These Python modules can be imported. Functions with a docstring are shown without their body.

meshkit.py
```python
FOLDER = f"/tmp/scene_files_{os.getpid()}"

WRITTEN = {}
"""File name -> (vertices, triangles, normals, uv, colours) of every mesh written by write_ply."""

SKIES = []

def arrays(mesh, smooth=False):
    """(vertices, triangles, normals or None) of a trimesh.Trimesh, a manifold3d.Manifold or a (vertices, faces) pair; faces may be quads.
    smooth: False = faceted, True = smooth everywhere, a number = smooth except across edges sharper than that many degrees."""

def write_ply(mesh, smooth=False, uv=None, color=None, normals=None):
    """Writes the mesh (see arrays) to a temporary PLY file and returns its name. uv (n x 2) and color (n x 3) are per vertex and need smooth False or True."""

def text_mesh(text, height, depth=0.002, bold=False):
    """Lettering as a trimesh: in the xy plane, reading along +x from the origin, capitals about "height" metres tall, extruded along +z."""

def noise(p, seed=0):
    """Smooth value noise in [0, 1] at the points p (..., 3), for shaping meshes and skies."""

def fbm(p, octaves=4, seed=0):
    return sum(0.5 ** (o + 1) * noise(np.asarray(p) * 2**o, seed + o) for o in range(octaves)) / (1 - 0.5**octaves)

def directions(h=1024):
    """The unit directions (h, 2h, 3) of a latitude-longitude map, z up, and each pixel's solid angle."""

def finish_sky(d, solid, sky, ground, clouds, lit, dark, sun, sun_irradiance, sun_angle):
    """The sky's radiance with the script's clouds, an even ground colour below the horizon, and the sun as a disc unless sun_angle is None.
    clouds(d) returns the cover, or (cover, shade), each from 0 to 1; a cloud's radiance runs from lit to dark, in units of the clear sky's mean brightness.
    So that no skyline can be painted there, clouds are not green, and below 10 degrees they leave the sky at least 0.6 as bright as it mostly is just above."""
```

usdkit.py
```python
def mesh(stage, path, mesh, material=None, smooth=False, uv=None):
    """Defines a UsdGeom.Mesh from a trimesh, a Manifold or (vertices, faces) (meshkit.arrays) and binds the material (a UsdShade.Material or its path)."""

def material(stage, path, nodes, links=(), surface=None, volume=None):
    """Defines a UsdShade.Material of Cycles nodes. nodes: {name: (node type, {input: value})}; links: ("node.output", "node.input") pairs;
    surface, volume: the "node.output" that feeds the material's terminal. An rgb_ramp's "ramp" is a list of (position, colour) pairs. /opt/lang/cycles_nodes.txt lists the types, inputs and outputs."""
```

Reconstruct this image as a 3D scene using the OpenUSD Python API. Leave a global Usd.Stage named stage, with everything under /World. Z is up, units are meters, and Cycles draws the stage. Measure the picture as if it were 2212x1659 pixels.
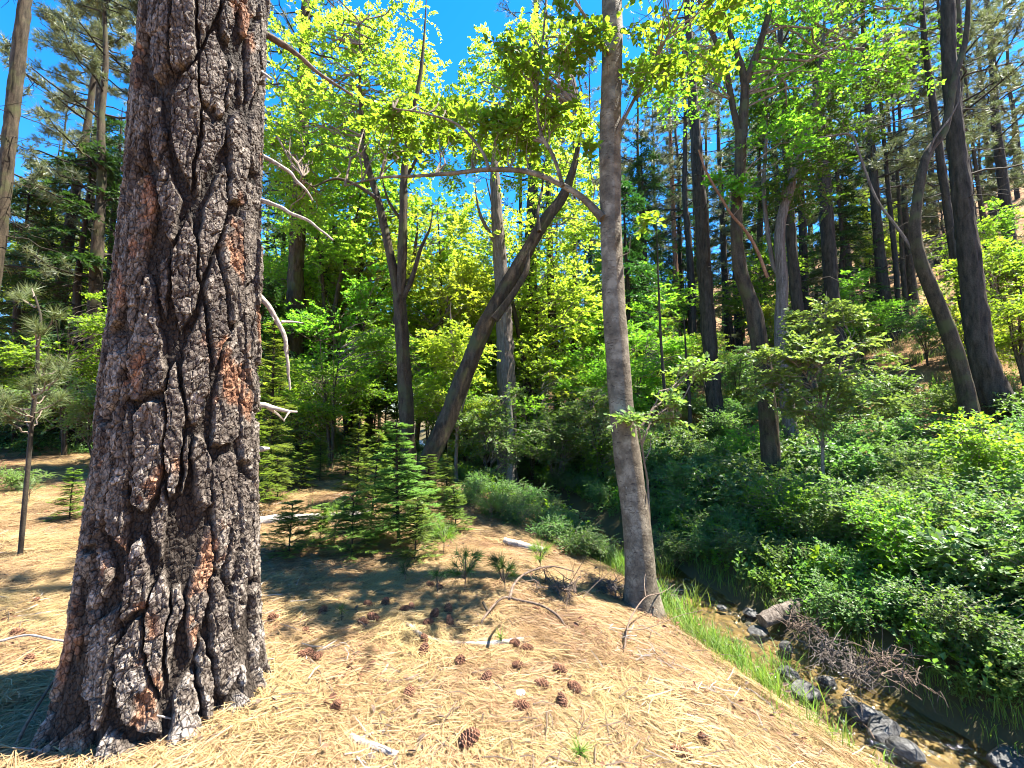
import math
import numpy as np
import trimesh
from scipy.spatial import cKDTree
import usdkit
import meshkit
from pxr import Usd, UsdGeom, UsdLux, UsdShade, Gf, Sdf, Vt

stage = Usd.Stage.CreateInMemory()
UsdGeom.SetStageUpAxis(stage, UsdGeom.Tokens.z)
UsdGeom.SetStageMetersPerUnit(stage, 1.0)
UsdGeom.Xform.Define(stage, "/World")
UsdGeom.Scope.Define(stage, "/World/Looks")

# ------------------------------------------------------------------ camera, sky, sun, exposure
EYE, PITCH, FOCAL = 1.6, math.radians(4.5), 920.0 / 2212.0
SUN_AZ, SUN_EL = math.radians(80), math.radians(64)
SUN_POWER, SKY_POWER, EXPOSURE = 1.25, 0.085, 2.6

cam = UsdGeom.Camera.Define(stage, "/World/camera")
cam.CreateHorizontalApertureAttr(36.0)
cam.CreateVerticalApertureAttr(27.0)
cam.CreateFocalLengthAttr(36.0 * FOCAL)
cam.CreateClippingRangeAttr(Gf.Vec2f(0.05, 5000.0))
cam.CreateExposureAttr(EXPOSURE)
UsdGeom.Xformable(cam).AddTranslateOp().Set(Gf.Vec3d(0, 0, EYE))
UsdGeom.Xformable(cam).AddRotateXOp().Set(90.0 + math.degrees(PITCH))

dome = UsdLux.DomeLight.Define(stage, "/World/sky")
dome_mat = usdkit.material(stage, "/World/Looks/sky", {
    "t": ("sky_texture", {"sky_type": "single_scattering", "sun_disc": False, "sun_elevation": SUN_EL, "sun_rotation": SUN_AZ, "altitude": 1500.0, "air_density": 1.0, "aerosol_density": 0.35, "ozone_density": 2.2}),
    "h": ("hsv", {"saturation": 1.4}), "b": ("background_shader", {"strength": SKY_POWER})}, [("t.color", "h.color"), ("h.color", "b.color")], surface="b.background")
UsdShade.MaterialBindingAPI.Apply(dome.GetPrim()).Bind(dome_mat)
dome.GetPrim().SetCustomDataByKey("kind", "structure")

sun = UsdLux.DistantLight.Define(stage, "/World/sun")
sun.CreateIntensityAttr(SUN_POWER)
sun.CreateNormalizeAttr(True)
sun.CreateAngleAttr(0.5)
sun.CreateColorAttr(Gf.Vec3f(1.0, 0.95, 0.86))
SUN = np.array([math.cos(SUN_EL) * math.sin(SUN_AZ), math.cos(SUN_EL) * math.cos(SUN_AZ), math.sin(SUN_EL)])
_m = Gf.Matrix4d().SetLookAt(Gf.Vec3d(*SUN), Gf.Vec3d(0, 0, 0), Gf.Vec3d(0, 0, 1)).GetInverse()
_m.SetTranslateOnly(Gf.Vec3d(0, 0, 0))
UsdGeom.Xformable(sun).AddTransformOp().Set(_m)

# ------------------------------------------------------------------ small maths
def rs(seed):
    return np.random.default_rng(seed)


def unit(a):
    a = np.asarray(a, float)
    return a / np.maximum(np.linalg.norm(a, axis=-1, keepdims=True), 1e-9)


def rand_unit(rng, n):
    return unit(rng.normal(size=(n, 3)))


def smoothstep(a, b, x):
    t = np.clip((x - a) / (b - a), 0, 1)
    return t * t * (3 - 2 * t)


CX_Y = np.array([-60, -10, 0, 1.5, 3.2, 3.9, 4.7, 5.7, 7.2, 9.5, 12, 16, 22, 32, 60, 400], float)
CX_X = np.array([30, 8.0, 4.2, 3.5, 3.02, 2.84, 2.68, 2.52, 2.05, 1.2, 0.1, -1.6, -4.2, -8, -18, -120], float)
D_D = np.array([-400, -120, -60, -30, -12, -6, -2.2, -1.1, -0.62, -0.4, 0, 0.4, 0.62, 0.9, 1.5, 2.2, 3.0, 4.0, 8, 20, 60, 400], float)
D_Z = np.array([95, 46, 23, 8.6, 2.4, 0.65, -0.2, -0.5, -0.8, -0.97, -1.02, -0.97, -0.80, -0.58, -0.36, -0.16, -0.04, 0.0, 0.12, 0.7, 4, 30], float)


def creek_x(y):
    return np.interp(y, CX_Y, CX_X)


def rise(y):
    return 0.05 * np.maximum(0, np.asarray(y, float) - 6) * np.exp(-np.maximum(0, np.asarray(y, float) - 6) / 160)


def terrain(x, y):
    x, y = np.asarray(x, float), np.asarray(y, float)
    d = creek_x(y) - x
    z = sum(np.interp(d + o * np.clip(np.abs(d) * 0.12, 0.03, 3), D_D, D_Z) for o in (-1, 0, 1)) / 3
    back = 0.028 * np.maximum(0, y - 4) * smoothstep(1.5, 5, d) * np.exp(-np.maximum(0, y - 4) / 160)
    p = np.stack([x, y, 0 * x], -1)
    bump = 0.10 * (meshkit.fbm(p * 0.55, 3, 5) - 0.5) + (0.05 * (meshkit.fbm(p * 2.3, 2, 9) - 0.5) + 0.035 * (meshkit.fbm(p * 6.5, 2, 19) - 0.5)) * smoothstep(40, 8, np.abs(y))
    bump = bump * smoothstep(0.3, 1.2, np.abs(d)) + 1.6 * (meshkit.fbm(p * 0.06, 2, 3) - 0.5) * smoothstep(12, 40, np.abs(y) + np.abs(x) * 0.6)
    mound = 0.10 * np.exp(-(((x + 1.75) / 0.75) ** 2 + ((y - 2.35) / 0.75) ** 2))
    return z + rise(y) + back + bump + mound


def tz(x, y):
    return float(terrain(np.array([x]), np.array([y]))[0])


_c, _s = math.cos(PITCH), math.sin(PITCH)


def ray(u, v):
    x, z = (u - 1106.0) / 920.0, (829.5 - v) / 920.0
    return np.array([x, _c - z * _s, _s + z * _c])


def at(u, v, Y):
    d = ray(u, v)
    return np.array([0, 0, EYE]) + d * (Y / d[1])


def ground(u, v):
    d = ray(u, v)
    t = np.linspace(0.5, 80, 6000)
    p = np.array([0, 0, EYE]) + t[:, None] * d
    below = np.nonzero(p[:, 2] < terrain(p[:, 0], p[:, 1]))[0]
    return p[below[0]] if len(below) else p[-1]


# ------------------------------------------------------------------ scene helpers
TAKEN = {}
ORIGIN = {}


def numbered(parent, name):
    k = TAKEN.get((parent, name), 0)
    TAKEN[(parent, name)] = k + 1
    return name if k == 0 else f"{name}_{k:03d}"


def describe(prim, label=None, cat=None, group=None, kind=None):
    for k, v in (("label", label), ("category", cat), ("group", group), ("kind", kind)):
        if v:
            prim.SetCustomDataByKey(k, v)


def place(xf, loc, rot=(0, 0, 0), scale=1.0):
    x = UsdGeom.Xformable(xf)
    x.ClearXformOpOrder()
    x.AddTranslateOp().Set(Gf.Vec3d(*map(float, loc)))
    x.AddRotateXYZOp().Set(Gf.Vec3f(*map(float, rot)))
    s = (scale,) * 3 if np.ndim(scale) == 0 else scale
    x.AddScaleOp().Set(Gf.Vec3f(*map(float, s)))


def thing(name, label, cat, loc, group=None, rot=(0, 0, 0), scale=1.0, kind=None):
    path = "/World/" + numbered("/World", name)
    xf = UsdGeom.Xform.Define(stage, path)
    place(xf, loc, rot, scale)
    describe(xf.GetPrim(), label, cat, group, kind)
    ORIGIN[path] = np.array(loc, float)
    return path


def part(parent, name, mesh, mat, smooth=False, world=True, kind=None, label=None, pv=None):
    """One mesh under a thing (or a part); world: its points are world points, so the thing's own place is taken off."""
    v, f = mesh
    root = "/".join(parent.split("/")[:3])
    if world:
        v = np.asarray(v) - ORIGIN[root]
    path = parent + "/" + numbered(parent, name)
    m = usdkit.mesh(stage, path, (v, f), M[mat], smooth=smooth)
    describe(m.GetPrim(), label, None, None, kind)
    for k, a in (pv or {}).items():
        UsdGeom.PrimvarsAPI(m).CreatePrimvar(k, Sdf.ValueTypeNames.FloatArray, "vertex").Set(Vt.FloatArray.FromNumpy(np.asarray(a, np.float32)))
    return path


def single(name, mesh, mat, label=None, cat=None, group=None, kind=None, smooth=False, pv=None):
    path = "/World/" + numbered("/World", name)
    m = usdkit.mesh(stage, path, mesh, M[mat], smooth=smooth)
    describe(m.GetPrim(), label, cat, group, kind)
    for k, a in (pv or {}).items():
        UsdGeom.PrimvarsAPI(m).CreatePrimvar(k, Sdf.ValueTypeNames.FloatArray, "vertex").Set(Vt.FloatArray.FromNumpy(np.asarray(a, np.float32)))
    return path


def dup(first, name, label, cat, loc, group=None, rot=(0, 0, 0), scale=1.0):
    path = "/World/" + numbered("/World", name)
    xf = UsdGeom.Xform.Define(stage, path)
    xf.GetPrim().GetReferences().AddInternalReference(first)
    xf.GetPrim().SetInstanceable(True)
    place(xf, loc, rot, scale)
    describe(xf.GetPrim(), label, cat, group)
    return path


def scatter(path, protos, which, pos, yaw, scale, tilt=None):
    """A point instancer of meshes. protos: (mesh, material) pairs."""
    pi = UsdGeom.PointInstancer.Define(stage, path)
    for k, (mesh, mat) in enumerate(protos):
        m = usdkit.mesh(stage, f"{path}/shape_{k:03d}", mesh, M[mat])
        pi.CreatePrototypesRel().AddTarget(m.GetPath())
    n = len(pos)
    pi.CreateProtoIndicesAttr(Vt.IntArray.FromNumpy(np.asarray(which, np.int32)))
    pi.CreatePositionsAttr(Vt.Vec3fArray.FromNumpy(np.asarray(pos, np.float32)))
    pi.CreateScalesAttr(Vt.Vec3fArray.FromNumpy(np.repeat(np.asarray(scale, np.float32)[:, None], 3, 1)))
    cy, sy = np.cos(yaw / 2), np.sin(yaw / 2)
    q = np.stack([0 * cy, 0 * cy, sy, cy], 1)
    if tilt is not None:  # tilt: the surface normals
        up = np.array([0, 0, 1.0])
        ax = np.cross(np.broadcast_to(up, tilt.shape), tilt)
        w = 1 + tilt[:, 2]
        t = np.concatenate([ax, w[:, None]], 1)
        t /= np.linalg.norm(t, axis=1, keepdims=True)
        x1, y1, z1, w1 = t.T
        x2, y2, z2, w2 = q.T
        q = np.stack([w1 * x2 + x1 * w2 + y1 * z2 - z1 * y2, w1 * y2 - x1 * z2 + y1 * w2 + z1 * x2, w1 * z2 + x1 * y2 - y1 * x2 + z1 * w2, w1 * w2 - x1 * x2 - y1 * y2 - z1 * z2], 1)
    pi.CreateOrientationsAttr([Gf.Quath(float(a[3]), float(a[0]), float(a[1]), float(a[2])) for a in q])
    return pi.GetPrim()


def normals_at(x, y):
    e = 0.15
    n = np.stack([(terrain(x - e, y) - terrain(x + e, y)) / (2 * e), (terrain(x, y - e) - terrain(x, y + e)) / (2 * e), np.ones_like(x)], -1)
    return unit(n)


USED_LABELS = {}
ORDINAL = ["", "second ", "third ", "fourth ", "fifth ", "sixth ", "seventh ", "eighth ", "ninth ", "tenth "]


def tell_apart(look, x, y, marks, tail=""):
    """A label that says where a plant stands among the things one can find: its look, the nearest landmark and on which side of it."""
    name, mx, my = min(marks, key=lambda m: math.hypot(m[1] - x, (m[2] - y) * 0.8))
    su, sm = x / y, mx / my
    if abs(su - sm) * y < 0.45 * abs(y - my):
        side = "in front of" if y < my else "behind"
    elif y < my - 0.8:
        side = "before and right of" if su > sm else "before and left of"
    elif y > my + 0.8:
        side = "behind and right of" if su > sm else "behind and left of"
    else:
        side = "right of" if su > sm else "left of"
    base = f"{look} {side} {name}"
    k = USED_LABELS[base] = USED_LABELS.get(base, 0) + 1
    return (ORDINAL[k - 1] if k <= 10 else f"{k}th ") + base


# ------------------------------------------------------------------ mesh builders
def cat_mesh(parts):
    vs, fs, n = [], [], 0
    for v, f in parts:
        if len(v) == 0:
            continue
        vs.append(v)
        fs.append(f + n)
        n += len(v)
    return np.vstack(vs), np.vstack(fs)


def resample(points, radii, step):
    p, r = np.asarray(points, float), np.asarray(radii, float)
    q = np.vstack([2 * p[0] - p[1], p, 2 * p[-1] - p[-2]])
    out, rad = [], []
    for i in range(len(p) - 1):
        n = max(1, int(np.ceil(np.linalg.norm(p[i + 1] - p[i]) / step)))
        t = np.arange(n)[:, None] / n
        a, b, c, d = q[i], q[i + 1], q[i + 2], q[i + 3]
        out.append(0.5 * (2 * b + (c - a) * t + (2 * a - 5 * b + 4 * c - d) * t**2 + (3 * b - a - 3 * c + d) * t**3))
        rad.append(r[i] + (r[i + 1] - r[i]) * t[:, 0])
    return np.vstack(out + [p[-1:]]), np.concatenate(rad + [r[-1:]])


def frames(p):
    t = unit(np.gradient(p, axis=0))
    ref = np.array([0.91, 0.13, 0.05]) if abs(t[:, 0]).mean() < 0.75 else np.array([0.05, 0.2, 0.95])
    a = unit(np.cross(t, np.cross(ref, t)))
    return t, a, np.cross(t, a)


def tube(points, radii, sides=8, step=0.1, bark=0.0, freq=(9.0, 1.8), seed=0, lump=0.0):
    """A limb: rings along a smooth curve; bark: depth of the ridges as a share of the radius."""
    p, r = resample(points, radii, step)
    t, a, b = frames(p)
    ang = np.arange(sides) * 2 * np.pi / sides
    ring = np.cos(ang)[None, :, None] * a[:, None] + np.sin(ang)[None, :, None] * b[:, None]
    rr = np.repeat(r[:, None], sides, 1)
    if bark or lump:
        s = np.concatenate([[0], np.cumsum(np.linalg.norm(np.diff(p, axis=0), axis=1))])
        q = np.stack([np.broadcast_to(np.cos(ang), rr.shape) * 0.16 * freq[0], np.broadcast_to(np.sin(ang), rr.shape) * 0.16 * freq[0], np.repeat(s[:, None], sides, 1) * freq[1]], -1)
        if bark:
            q2 = q * np.array([2.2, 2.2, 1.0]) + seed * 7.31
            n1 = np.abs(meshkit.fbm(q2, 3, seed) - 0.5) * 2
            rr = rr * (1 + bark * (n1 * 1.6 - 0.45))
        if lump:
            rr = rr * (1 + lump * (meshkit.fbm(q * np.array([0.5, 0.5, 1.0]) + 3.7, 2, seed + 1) - 0.5) * 2)
    v = p[:, None] + ring * rr[..., None]
    n = len(p)
    i, j = np.meshgrid(np.arange(n - 1), np.arange(sides), indexing="ij")
    q = np.stack([i * sides + j, i * sides + (j + 1) % sides, (i + 1) * sides + (j + 1) % sides, (i + 1) * sides + j], -1).reshape(-1, 4)
    f = np.vstack([q[:, [0, 1, 2]], q[:, [0, 2, 3]]])
    v = np.vstack([v.reshape(-1, 3), p[:1], p[-1:]])
    k = np.arange(sides)
    f = np.vstack([f, np.stack([np.full(sides, n * sides), (k + 1) % sides, k], 1), np.stack([np.full(sides, n * sides + 1), (n - 1) * sides + k, (n - 1) * sides + (k + 1) % sides], 1)])
    return v, f


def twigs(P, R, sides=3):
    """Many thin limbs at once. P: (n, k, 3) points, R: (n, k) radii."""
    P, R = np.asarray(P, float), np.asarray(R, float)
    n, k, _ = P.shape
    if n == 0:
        return np.zeros((0, 3)), np.zeros((0, 3), int)
    t = unit(np.gradient(P, axis=1))
    ref = np.where(np.abs(t[..., 2:3]) < 0.8, [0, 0, 1.0], [1.0, 0, 0])
    a = unit(np.cross(t, ref))
    b = np.cross(t, a)
    ang = np.arange(sides) * 2 * np.pi / sides
    v = P[:, :, None] + R[:, :, None, None] * (np.cos(ang)[:, None] * a[:, :, None] + np.sin(ang)[:, None] * b[:, :, None])
    m, i, j = np.meshgrid(np.arange(n), np.arange(k - 1), np.arange(sides), indexing="ij")
    base = m * k * sides
    q = np.stack([base + i * sides + j, base + i * sides + (j + 1) % sides, base + (i + 1) * sides + (j + 1) % sides, base + (i + 1) * sides + j], -1).reshape(-1, 4)
    return v.reshape(-1, 3), np.vstack([q[:, [0, 1, 2]], q[:, [0, 2, 3]]])


def leaves(P, D, N, L, W, fine=False, curl=0.12):
    n = len(P)
    S = unit(np.cross(D, N))
    N = np.cross(S, D)
    L, W = np.broadcast_to(L, n)[:, None], np.broadcast_to(W, n)[:, None]
    if fine:
        rows = [P, P + D * L * 0.28 + S * W * 0.40 + N * L * curl * 0.6, P + D * L * 0.62 + S * W * 0.42 + N * L * curl * 0.4, P + D * L - N * L * curl * 0.8,
                P + D * L * 0.62 - S * W * 0.42 + N * L * curl * 0.4, P + D * L * 0.28 - S * W * 0.40 + N * L * curl * 0.6]
        v = np.stack(rows, 1)
        tri = np.array([[0, 1, 2], [0, 2, 3], [0, 3, 4], [0, 4, 5]])
    else:
        v = np.stack([P, P + D * L * 0.48 + S * W * 0.5 + N * L * curl, P + D * L - N * L * curl * 0.5, P + D * L * 0.48 - S * W * 0.5 + N * L * curl], 1)
        tri = np.array([[0, 1, 2], [0, 2, 3]])
    k = v.shape[1]
    return v.reshape(-1, 3), (np.arange(n)[:, None, None] * k + tri[None]).reshape(-1, 3)


def sprays(rng, B, D, length, m, leaf, ratio=0.7, fine=False, up=1.0, thick=0.003):
    """Leafy twigs: B bases, D directions; each with m alternate leaves. Returns (leaf mesh, twig mesh)."""
    n = len(B)
    length = np.broadcast_to(length, n)
    side = unit(np.cross(D, np.array([0, 0, 1.0]) + 0.3 * rng.normal(size=(n, 3))))
    t = (np.arange(m) + 0.6) / m
    t = np.clip(t[None] * 0.85 + 0.13 + rng.normal(0, 0.03, (n, m)), 0.05, 1.02)
    droop = -0.18 * length[:, None] * t**2
    c = B[:, None] + D[:, None] * (length[:, None] * t)[..., None]
    c[..., 2] += droop
    sg = np.where((np.arange(m)[None] + rng.integers(0, 2, (n, 1))) % 2, 1.0, -1.0)
    ld = unit(D[:, None] * (0.55 + 0.6 * t[..., None]) + side[:, None] * sg[..., None] * 0.9 + 0.35 * rng.normal(size=(n, m, 3)))
    ln = unit(np.array([0, 0, up]) + 0.55 * rng.normal(size=(n, m, 3)))
    ll = leaf * rng.uniform(0.65, 1.2, (n, m))
    lm = leaves(c.reshape(-1, 3), ld.reshape(-1, 3), ln.reshape(-1, 3), ll.ravel(), ll.ravel() * ratio, fine)
    tt = np.array([0, 0.5, 1.0])
    tp = B[:, None] + D[:, None] * (length[:, None] * tt)[..., None]
    tp[..., 2] -= 0.18 * length[:, None] * tt**2
    tw = twigs(tp, np.broadcast_to(thick * np.array([1.2, 0.9, 0.5]), (n, 3)))
    return lm, tw


def blob_points(rng, blobs, n, clump=14, tight=0.2):
    """Points gathered in clumps through ellipsoids (centre, radii, weight)."""
    w = np.array([b[2] for b in blobs], float)
    w /= w.sum()
    nc = max(4, n // clump)
    bi = rng.choice(len(blobs), nc, p=w)
    C, R = np.array([b[0] for b in blobs], float), np.array([b[1] for b in blobs], float)
    cc = C[bi] + R[bi] * rand_unit(rng, nc) * rng.uniform(0.2, 1.0, (nc, 1)) ** 0.45
    ci = rng.integers(0, nc, n)
    pts = cc[ci] + R[bi[ci]] * rng.normal(size=(n, 3)) * tight * np.array([1, 1, 0.7])
    return pts, unit((pts - C[bi[ci]]) / R[bi[ci]]), cc


def crown(rng, blobs, n, leaf=0.06, length=0.4, m=12, skeleton=None, fine=False, clump=14, tight=0.2, ratio=0.72, limb=0.016, up=1.0):
    """Foliage of a broadleaf crown and the limbs that carry it. Returns (leaf mesh, wood mesh)."""
    pts, out, cc = blob_points(rng, blobs, n, clump, tight)
    d = unit(out * np.array([1, 1, 0.45]) + 0.6 * rng.normal(size=(n, 3)) * np.array([1, 1, 0.5]) + [0, 0, 0.1])
    ln = length * rng.uniform(0.6, 1.3, n)
    lm, tw = sprays(rng, pts - d * ln[:, None] * 0.5, d, ln, m, leaf, ratio, fine, up)
    wood = [tw]
    if skeleton is not None:
        sk = np.asarray(skeleton, float)
        dist, k = cKDTree(sk * [1, 1, 1.35]).query((cc - [0, 0, 0.5]) * [1, 1, 1.35])
        s = sk[k]
        L = np.linalg.norm(cc - s, axis=1)
        t = np.linspace(0, 1, 6)
        P = s[:, None] + (cc - s)[:, None] * t[None, :, None]
        P[:, 1:-1] += rng.normal(size=(len(cc), 4, 3)) * (0.05 * L)[:, None, None]
        P[..., 2] += (0.10 * L)[:, None] * np.sin(np.pi * t)
        rad = np.clip(limb * L / 1.5, 0.006, 0.035)
        wood.append(twigs(P, rad[:, None] * np.linspace(1, 0.35, 6), 5))
    return lm, cat_mesh(wood)


def litter_strips(P, D, N, L, W):
    """Fallen needles: thin bent strips."""
    S = unit(np.cross(D, N)) * (W * 0.5)
    n = len(P)
    L = np.broadcast_to(L, n)[:, None]
    side = unit(np.cross(N, D))
    mid = P + D * L * 0.5 + side * L * np.linspace(-0.1, 0.1, n)[:, None] + N * 0.004
    v = np.stack([P - S, P + S, mid - S, mid + S, P + D * L], 1)
    tri = np.array([[0, 1, 3], [0, 3, 2], [2, 3, 4]])
    return v.reshape(-1, 3), (np.arange(n)[:, None, None] * 5 + tri).reshape(-1, 3)


def tufts(rng, C, A, n=16, length=0.17, width=0.007, spread=1.15):
    """Brushes of long pine needles round C, about the axes A."""
    k = len(C)
    d = unit(A[:, None] * rng.uniform(0.15, 1.1, (k, n, 1)) + rand_unit(rng, k * n).reshape(k, n, 3) * spread * 0.75)
    L = length * rng.uniform(0.7, 1.15, (k, n, 1))
    b = C[:, None] - A[:, None] * rng.uniform(0, 0.55, (k, n, 1)) * length
    s = unit(np.cross(d, rand_unit(rng, k * n).reshape(k, n, 3))) * width * 0.5
    v = np.stack([b - s, b + s, b + d * L - [0, 0, 0.012]], 2).reshape(-1, 3)
    return v, np.arange(len(v)).reshape(-1, 3)


# ------------------------------------------------------------------ materials
M = {}


def leaf_mat(name, base, back, vary=0.35, gloss=0.32, through=0.5, hue=0.02):
    """A thin leaf: reflects base, lets light through as back; each leaf a little different."""
    M[name] = usdkit.material(stage, f"/World/Looks/{name}", {
        "g": ("geometry", {}), "o": ("object_info", {}),
        "mr": ("map_range", {"from_min": 0.0, "from_max": 1.0, "to_min": 1 - vary, "to_max": 1 + vary}),
        "mh": ("map_range", {"from_min": 0.0, "from_max": 1.0, "to_min": 0.5 - hue, "to_max": 0.5 + hue}),
        "mo": ("map_range", {"from_min": 0.0, "from_max": 1.0, "to_min": 0.85, "to_max": 1.15}),
        "mm": ("math", {"math_type": "multiply"}),
        "c1": ("hsv", {"color": base}), "c2": ("hsv", {"color": back}),
        "p": ("principled_bsdf", {"roughness": 0.5, "specular_ior_level": gloss}),
        "t": ("translucent_bsdf", {}), "m": ("mix_closure", {"fac": through})},
        [("g.random_per_island", "mr.value"), ("o.random", "mh.value"), ("o.random", "mo.value"), ("mr.result", "mm.value1"), ("mo.result", "mm.value2"),
         ("mm.value", "c1.value"), ("mm.value", "c2.value"), ("mh.result", "c1.hue"), ("mh.result", "c2.hue"),
         ("c1.color", "p.base_color"), ("c2.color", "t.color"), ("p.BSDF", "m.closure1"), ("t.BSDF", "m.closure2")], surface="m.closure")


def bark_mat(name, dark, light, scale=(7, 7, 1.6), fine=60.0, moss=None, bump=0.7, dist=0.02, rough=0.9):
    nodes = {"g": ("geometry", {}), "tc": ("texture_coordinate", {}),
             "mp": ("mapping", {"scale": scale}),
             "n1": ("noise_texture", {"scale": 2.2, "detail": 5.0, "roughness": 0.65}),
             "n2": ("noise_texture", {"scale": fine, "detail": 3.0}),
             "r": ("rgb_ramp", {"ramp": [(0.32, dark), (0.68, light)]}),
             "r2": ("rgb_ramp", {"ramp": [(0.3, (0.65, 0.65, 0.65)), (0.7, (1.25, 1.25, 1.25))]}),
             "mx": ("mix", {"mix_type": "multiply", "fac": 1.0}),
             "ad": ("math", {"math_type": "multiply_add", "value2": 0.3}),
             "b": ("bump", {"strength": bump, "distance": dist}),
             "p": ("principled_bsdf", {"roughness": rough, "specular_ior_level": 0.2})}
    links = [("tc.object", "mp.vector"), ("mp.vector", "n1.vector"), ("tc.object", "n2.vector"), ("n1.fac", "r.fac"), ("n2.fac", "r2.fac"), ("r.color", "mx.color1"), ("r2.color", "mx.color2"),
             ("n2.fac", "ad.value1"), ("n1.fac", "ad.value3"), ("ad.value", "b.height"), ("b.normal", "p.normal")]
    if moss:
        nodes |= {"n3": ("noise_texture", {"scale": 3.0, "detail": 4.0}), "r3": ("rgb_ramp", {"ramp": [(0.52, (0, 0, 0)), (0.66, (1, 1, 1))]}), "mm": ("mix", {"color2": moss})}
        links += [("tc.object", "n3.vector"), ("n3.fac", "r3.fac"), ("r3.color", "mm.fac"), ("mx.color", "mm.color1"), ("mm.color", "p.base_color")]
    else:
        links += [("mx.color", "p.base_color")]
    M[name] = usdkit.material(stage, f"/World/Looks/{name}", nodes, links, surface="p.BSDF")


leaf_mat("leaf_lime", (0.15, 0.26, 0.025), (0.72, 0.95, 0.06), 0.3, through=0.5)
leaf_mat("leaf_alder", (0.11, 0.235, 0.02), (0.44, 0.80, 0.04), 0.35, through=0.5)
leaf_mat("leaf_dark", (0.06, 0.14, 0.025), (0.16, 0.38, 0.02), 0.35, through=0.45)
leaf_mat("leaf_shrub", (0.14, 0.26, 0.065), (0.30, 0.60, 0.07), 0.4, through=0.42, gloss=0.45)
leaf_mat("leaf_pale", (0.18, 0.29, 0.08), (0.40, 0.62, 0.08), 0.35, through=0.42)
leaf_mat("leaf_bramble", (0.12, 0.23, 0.06), (0.30, 0.55, 0.07), 0.45, through=0.42, gloss=0.7)
leaf_mat("needle_pine", (0.17, 0.215, 0.10), (0.34, 0.42, 0.13), 0.4, gloss=0.5, through=0.25)
leaf_mat("needle_young", (0.20, 0.27, 0.10), (0.18, 0.25, 0.06), 0.3, gloss=0.5, through=0.3)
leaf_mat("needle_cedar", (0.05, 0.12, 0.03), (0.10, 0.26, 0.03), 0.4, through=0.3)
leaf_mat("needle_fir", (0.15, 0.27, 0.04), (0.44, 0.66, 0.05), 0.35, through=0.35)
leaf_mat("grass_blade", (0.17, 0.28, 0.045), (0.26, 0.42, 0.04), 0.3, through=0.42)
leaf_mat("grass_dry", (0.34, 0.32, 0.12), (0.40, 0.40, 0.12), 0.35, through=0.35)
leaf_mat("dry_needle_old", (0.26, 0.155, 0.075), (0.14, 0.08, 0.03), 0.45, gloss=0.3, through=0.15)
leaf_mat("dry_needle", (0.48, 0.32, 0.15), (0.30, 0.18, 0.07), 0.35, gloss=0.3, through=0.15)
bark_mat("bark_conifer", (0.014, 0.011, 0.008), (0.056, 0.045, 0.032))
bark_mat("bark_brown", (0.016, 0.012, 0.007), (0.070, 0.052, 0.032), moss=(0.05, 0.05, 0.02))
bark_mat("bark_red", (0.10, 0.045, 0.025), (0.26, 0.14, 0.08))
bark_mat("bark_twig", (0.10, 0.075, 0.055), (0.22, 0.17, 0.13), bump=0.2, dist=0.004)
bark_mat("bark_shaggy", (0.05, 0.038, 0.03), (0.17, 0.14, 0.118), scale=(14, 14, 1.2))
bark_mat("dead_wood", (0.17, 0.14, 0.115), (0.38, 0.335, 0.29), scale=(12, 12, 12), bump=0.5, dist=0.006)
bark_mat("brown_stick", (0.055, 0.037, 0.026), (0.16, 0.115, 0.085), scale=(14, 14, 14), bump=0.5, dist=0.006)
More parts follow.
